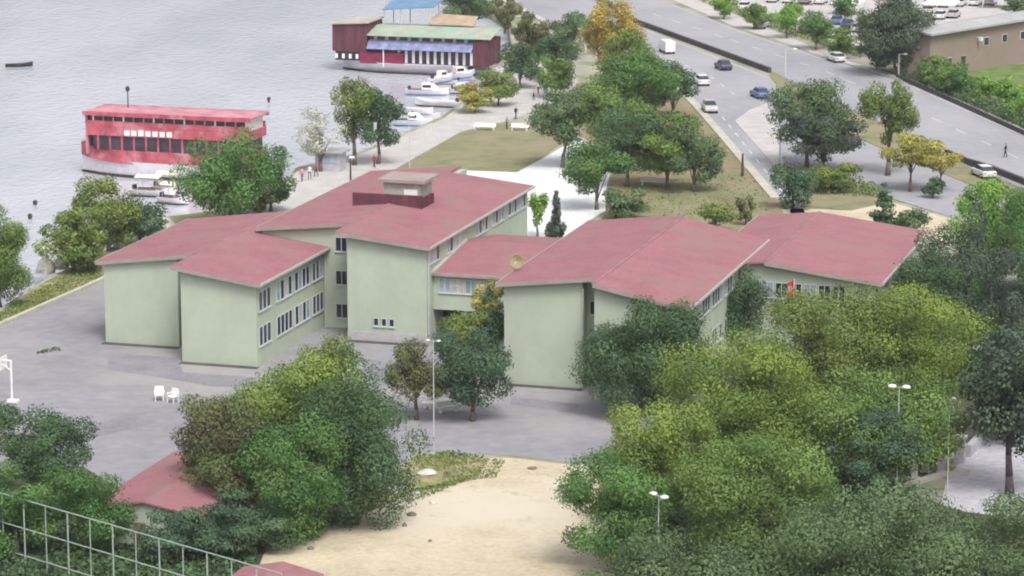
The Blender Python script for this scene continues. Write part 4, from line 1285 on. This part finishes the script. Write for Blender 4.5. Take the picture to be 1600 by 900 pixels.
# flag on pole
t = thing('flagpole', uvp(52.3, 13.2), UA, 'red flag with white crescent and star on pole before the right wing', 'flag')
MB().tube((0, 0, 0), (0, 0, 8.0), .05, .035).build('pole', M['white'], t)
fv, ff = [], []
for i in range(9):
    x = -.05 - i * .14
    yy = .12 * math.sin(i * .9)
    fv += [(x * .55, yy, 7.9 - i * .05), (x * .55 + .1, yy + .05, 6.5 - i * .05)]
for i in range(8):
    ff.append((2 * i, 2 * i + 1, 2 * i + 3, 2 * i + 2))
fl = MB().add(fv, ff).build('flag_cloth', M['flag'], t)
sm = fl.modifiers.new('s', 'SOLIDIFY'); sm.thickness = .01
mb = MB()
cp = []
for i in range(13):
    a = math.radians(40 + 280 * i / 12)
    cp.append((-.30 + .17 * math.cos(a), -.16, 7.15 + .22 * math.sin(a)))
for i in range(13):
    a = math.radians(320 - 280 * i / 12)
    cp.append((-.27 + .12 * math.cos(a), -.16, 7.15 + .16 * math.sin(a)))
mb.add(cp, [(i, i + 1, 24 - i, 25 - i) for i in range(12)])
sp = [( -.14 + (.07 if i % 2 == 0 else .03) * math.cos(i * math.pi / 5), -.16, 7.15 + (.09 if i % 2 == 0 else .035) * math.sin(i * math.pi / 5)) for i in range(10)]
mb.add(sp, [tuple(range(10))])
cr = mb.build('crescent_and_star', M['white'], fl)

# kiosk by the water
t = thing('kiosk', gp(512, 268), UA, 'grey flat topped kiosk beside the water under the pale tree', 'kiosk')
MB().box(-1.6, 1.6, 0, 2.2, 0, 2.3).build('wall', M['stone'], t)
MB().box(-2.0, 2.0, -.5, 2.6, 2.3, 2.5).build('roof', M['grey_roof'], t)
MB().box(-1.2, 1.2, -.06, -.003, 1.0, 1.9).build('hatch', M['pane_light'], t)

# rocks
def rock(x, y, w_, h_, seed, label, m='rock', group='pale rocks on the shore', z=0):
    rng = random.Random(seed)
    mb = MB()
    n = 9
    rings = []
    for k, (f, zz) in enumerate(((1, -.1), (1.05, .3), (.8, .75), (.35, 1))):
        rings.append([(w_ / 2 * f * math.cos(2 * math.pi * i / n) * rng.uniform(.8, 1.15), w_ / 2 * f * math.sin(2 * math.pi * i / n) * rng.uniform(.8, 1.15), h_ * zz * rng.uniform(.9, 1.1)) for i in range(n)])
    o = mb.loft(rings).build('rock', M[m], loc=gp(x, y, z))
    tag(o, label, 'rock', group)
rock(72, 424, 2.2, 1.3, 1, 'large pale rock on verge below the shore trees, left one')
rock(93, 418, 1.8, 1.0, 2, 'pale rock on verge, right of the largest one')
rock(153, 398, 1.7, 1.3, 3, 'white rock at the corner of left wing roof')
rock(32, 442, 1.4, .5, 4, 'flat pale rock near the left shore tree')
rock(186, 386, 1.3, 1.2, 5, 'small pale rock behind the left wing roof')
rock(226, 372, 1.8, 1.5, 6, 'pinkish pale rock behind the left wing roof')
rock(262, 356, 1.5, 1.2, 7, 'whitish rock behind roof nearest the large shore tree')
for i, (x, y, w_, h_, lb) in enumerate(((617, 768, 1.2, .35, 'pale slab of debris against the dark tree edge'), (668, 740, 1.5, .3, 'long pale debris slab in weeds'), (650, 772, .7, .2, 'small broken slab below weeds'), (676, 786, .6, .2, 'broken slab farthest onto the sand'))):
    rock(x, y, w_, h_, 20 + i, lb, 'rock', 'debris at the edge of the sand', .05)
for i, (x, y, w_, h_, lb) in enumerate(((632, 822, .35, .25, 'small dark stone on open sand, centre'), (643, 805, .7, .25, 'dark stone pile on the sand edge'), (672, 846, .3, .15, 'small dark stone nearest sand centre'), (832, 732, .8, .12, 'flat dark patch stone beside yard edge'), (486, 858, .5, .2, 'dark stone near the bottom roof'))):
    rock(x, y, w_, h_, 40 + i, lb, 'debris', 'debris at the edge of the sand', .05)
o = scatter_leaves('leaf_litter', [[(55, 556), (95, 548), (92, 542), (60, 550)]], 120, .15, 'dark', 15, .25)
tag(o, 'small heap of green cuttings on the open yard', 'cuttings', kind='stuff')

# gate pillar, stone wall, tombstones at right
t = thing('gate_pillar', gp(1499, 724), UA, 'square grey stone gate pillar beside the path on the right', 'pillar')
MB().box(-.4, .4, -.4, .4, 0, 2.0).build('shaft', M['stone'], t)
MB().box(-.5, .5, -.5, .5, 2.0, 2.2).build('cap', M['stone'], t)
o = strip([(1512, 716), (1545, 682), (1590, 642)], .5, 0, 1.0, M['stone'], 'stone_wall')
tag(o, 'pale stone wall rising from the gate pillar', 'wall')
o = strip([(1380, 790), (1420, 760), (1470, 745), (1512, 742)], .35, 0, .35, M['kerb'], 'path_border')
tag(o, 'low pale border curving beside the path below the tombstones', 'border')
for k, (x, y, lb) in enumerate(((1446, 738, 'grey headstone left of a pair by the bushes'), (1470, 738, 'grey headstone right of a pair, nearer the gate pillar'), (1428, 748, 'low leaning headstone beside the border'))):
    t = thing('headstone', gp(x, y), UA + .4 * k, lb, 'headstone', 'headstones by the path')
    MB().loft([[(x_, yy, z_) for x_, z_ in ((-.28, 0), (-.30, 1.1), (-.18, 1.35), (0, 1.42), (.18, 1.35), (.30, 1.1), (.28, 0))] for yy in (-.07, .07)]).build('slab', M['stone'], t)
    MB().box(-.4, .4, -.25, .25, 0, .15).build('footing', M['kerb'], t)

# ------------------------------------------------------------------ people
SH = {'white': (.7, .7, .7), 'black': (.03, .03, .035), 'pink': (.6, .25, .3), 'red': (.4, .05, .06), 'blue': (.1, .15, .35), 'grey': (.25, .25, .27), 'denim': (.09, .12, .22), 'beige': (.45, .4, .33)}
CL = {k: mat('cloth_' + k, v, .85, .15, .1, 4) for k, v in SH.items()}
def person(x, y, rz, shirt, trousers, label, seed=0, h=1.0, z=0.03, stride=.16):
    me = bpy.data.meshes.new('person')
    s = stride
    J = [(0, 0, .95), (0, 0, 1.15), (0, 0, 1.38), (0, 0, 1.52), (0, .02, 1.64), (0, .02, 1.73),
         (.10, 0, .90), (.11, s, .50), (.11, s * .9, .08), (.11, s * .9 + .14, .04),
         (-.10, 0, .90), (-.11, -s * .6, .50), (-.11, -s * 1.4, .10), (-.11, -s * 1.4 + .14, .05),
         (.19, 0, 1.40), (.25, -.08, 1.14), (.25, .06, .90), (.25, .10, .80),
         (-.19, 0, 1.40), (-.25, .10, 1.14), (-.24, .22, .92), (-.24, .27, .83)]
    Ed = [(0, 1), (1, 2), (2, 3), (3, 4), (4, 5), (0, 6), (6, 7), (7, 8), (8, 9), (0, 10), (10, 11), (11, 12), (12, 13), (2, 14), (14, 15), (15, 16), (16, 17), (2, 18), (18, 19), (19, 20), (20, 21)]
    Rd = [.15, .14, .16, .06, .10, .08, .10, .07, .05, .04, .10, .07, .05, .04, .07, .05, .038, .03, .07, .05, .038, .03]
    me.from_pydata(J, Ed, [])
    o = bpy.data.objects.new('person', me)
    COL.objects.link(o)
    sk = o.modifiers.new('skin', 'SKIN')
    for i, v in enumerate(me.skin_vertices[0].data if len(me.skin_vertices) else []):
        v.radius = (Rd[i], Rd[i] * .8)
    if not len(me.skin_vertices):
        return o
    me.skin_vertices[0].data[0].use_root = True
    sb = o.modifiers.new('sub', 'SUBSURF')
    sb.levels = sb.render_levels = 1
    dg = bpy.context.evaluated_depsgraph_get()
    ev = bpy.data.meshes.new_from_object(o.evaluated_get(dg))
    o.modifiers.clear()
    o.data = ev
    ev.name = 'person'
    for mm in (M['skin'], CL[shirt], CL[trousers], M['hair'], M['tyre']):
        ev.materials.append(mm)
    idx = []
    for p in ev.polygons:
        c = p.center
        if c.z > 1.66 or (c.z > 1.58 and c.y < -.0): k = 3
        elif c.z > 1.47: k = 0
        elif c.z > .95: k = 1
        elif abs(c.x) > .2 and c.z > .7: k = 0
        elif c.z > .09: k = 2
        else: k = 4
        idx.append(k)
    ev.polygons.foreach_set('material_index', idx)
    ev.polygons.foreach_set('use_smooth', [True] * len(ev.polygons))
    o.location = gp(x, y, z)
    o.rotation_euler = (0, 0, rz)
    o.scale = (h, h, h)
    tag(o, label, 'person', 'people on the waterfront')
    return o
def add_skin_layer(me):
    pass
_tm = bpy.data.meshes.new('t')
person(1571, 246, 1.2, 'black', 'black', 'person in black walking on the highway at the right edge', h=1.05, z=.08)
person(841, 146, .3, 'white', 'black', 'person in a white top on the promenade, leftmost under the trees')
person(852, 148, 2.6, 'white', 'grey', 'person in white beside a person with dark trousers on the promenade')
person(834, 156, 1.2, 'beige', 'black', 'person in beige top walking on the promenade')
person(472, 284, .4, 'pink', 'denim', 'person in pink top beside the kiosk')
person(484, 280, 2.9, 'white', 'denim', 'person in white top beside the kiosk, facing a person in pink')
person(494, 276, 1.9, 'red', 'black', 'person in red top by the kiosk wall')
person(585, 262, 1.0, 'red', 'black', 'person in red at the foot of the dark promenade tree')
person(792, 202, 1.0, 'grey', 'black', 'person in grey between the two lawn benches')
person(806, 186, 4.0, 'black', 'black', 'person in black behind the lawn benches')
person(890, 240, 2.0, 'white', 'denim', 'person in white where the lawn meets the plaza')
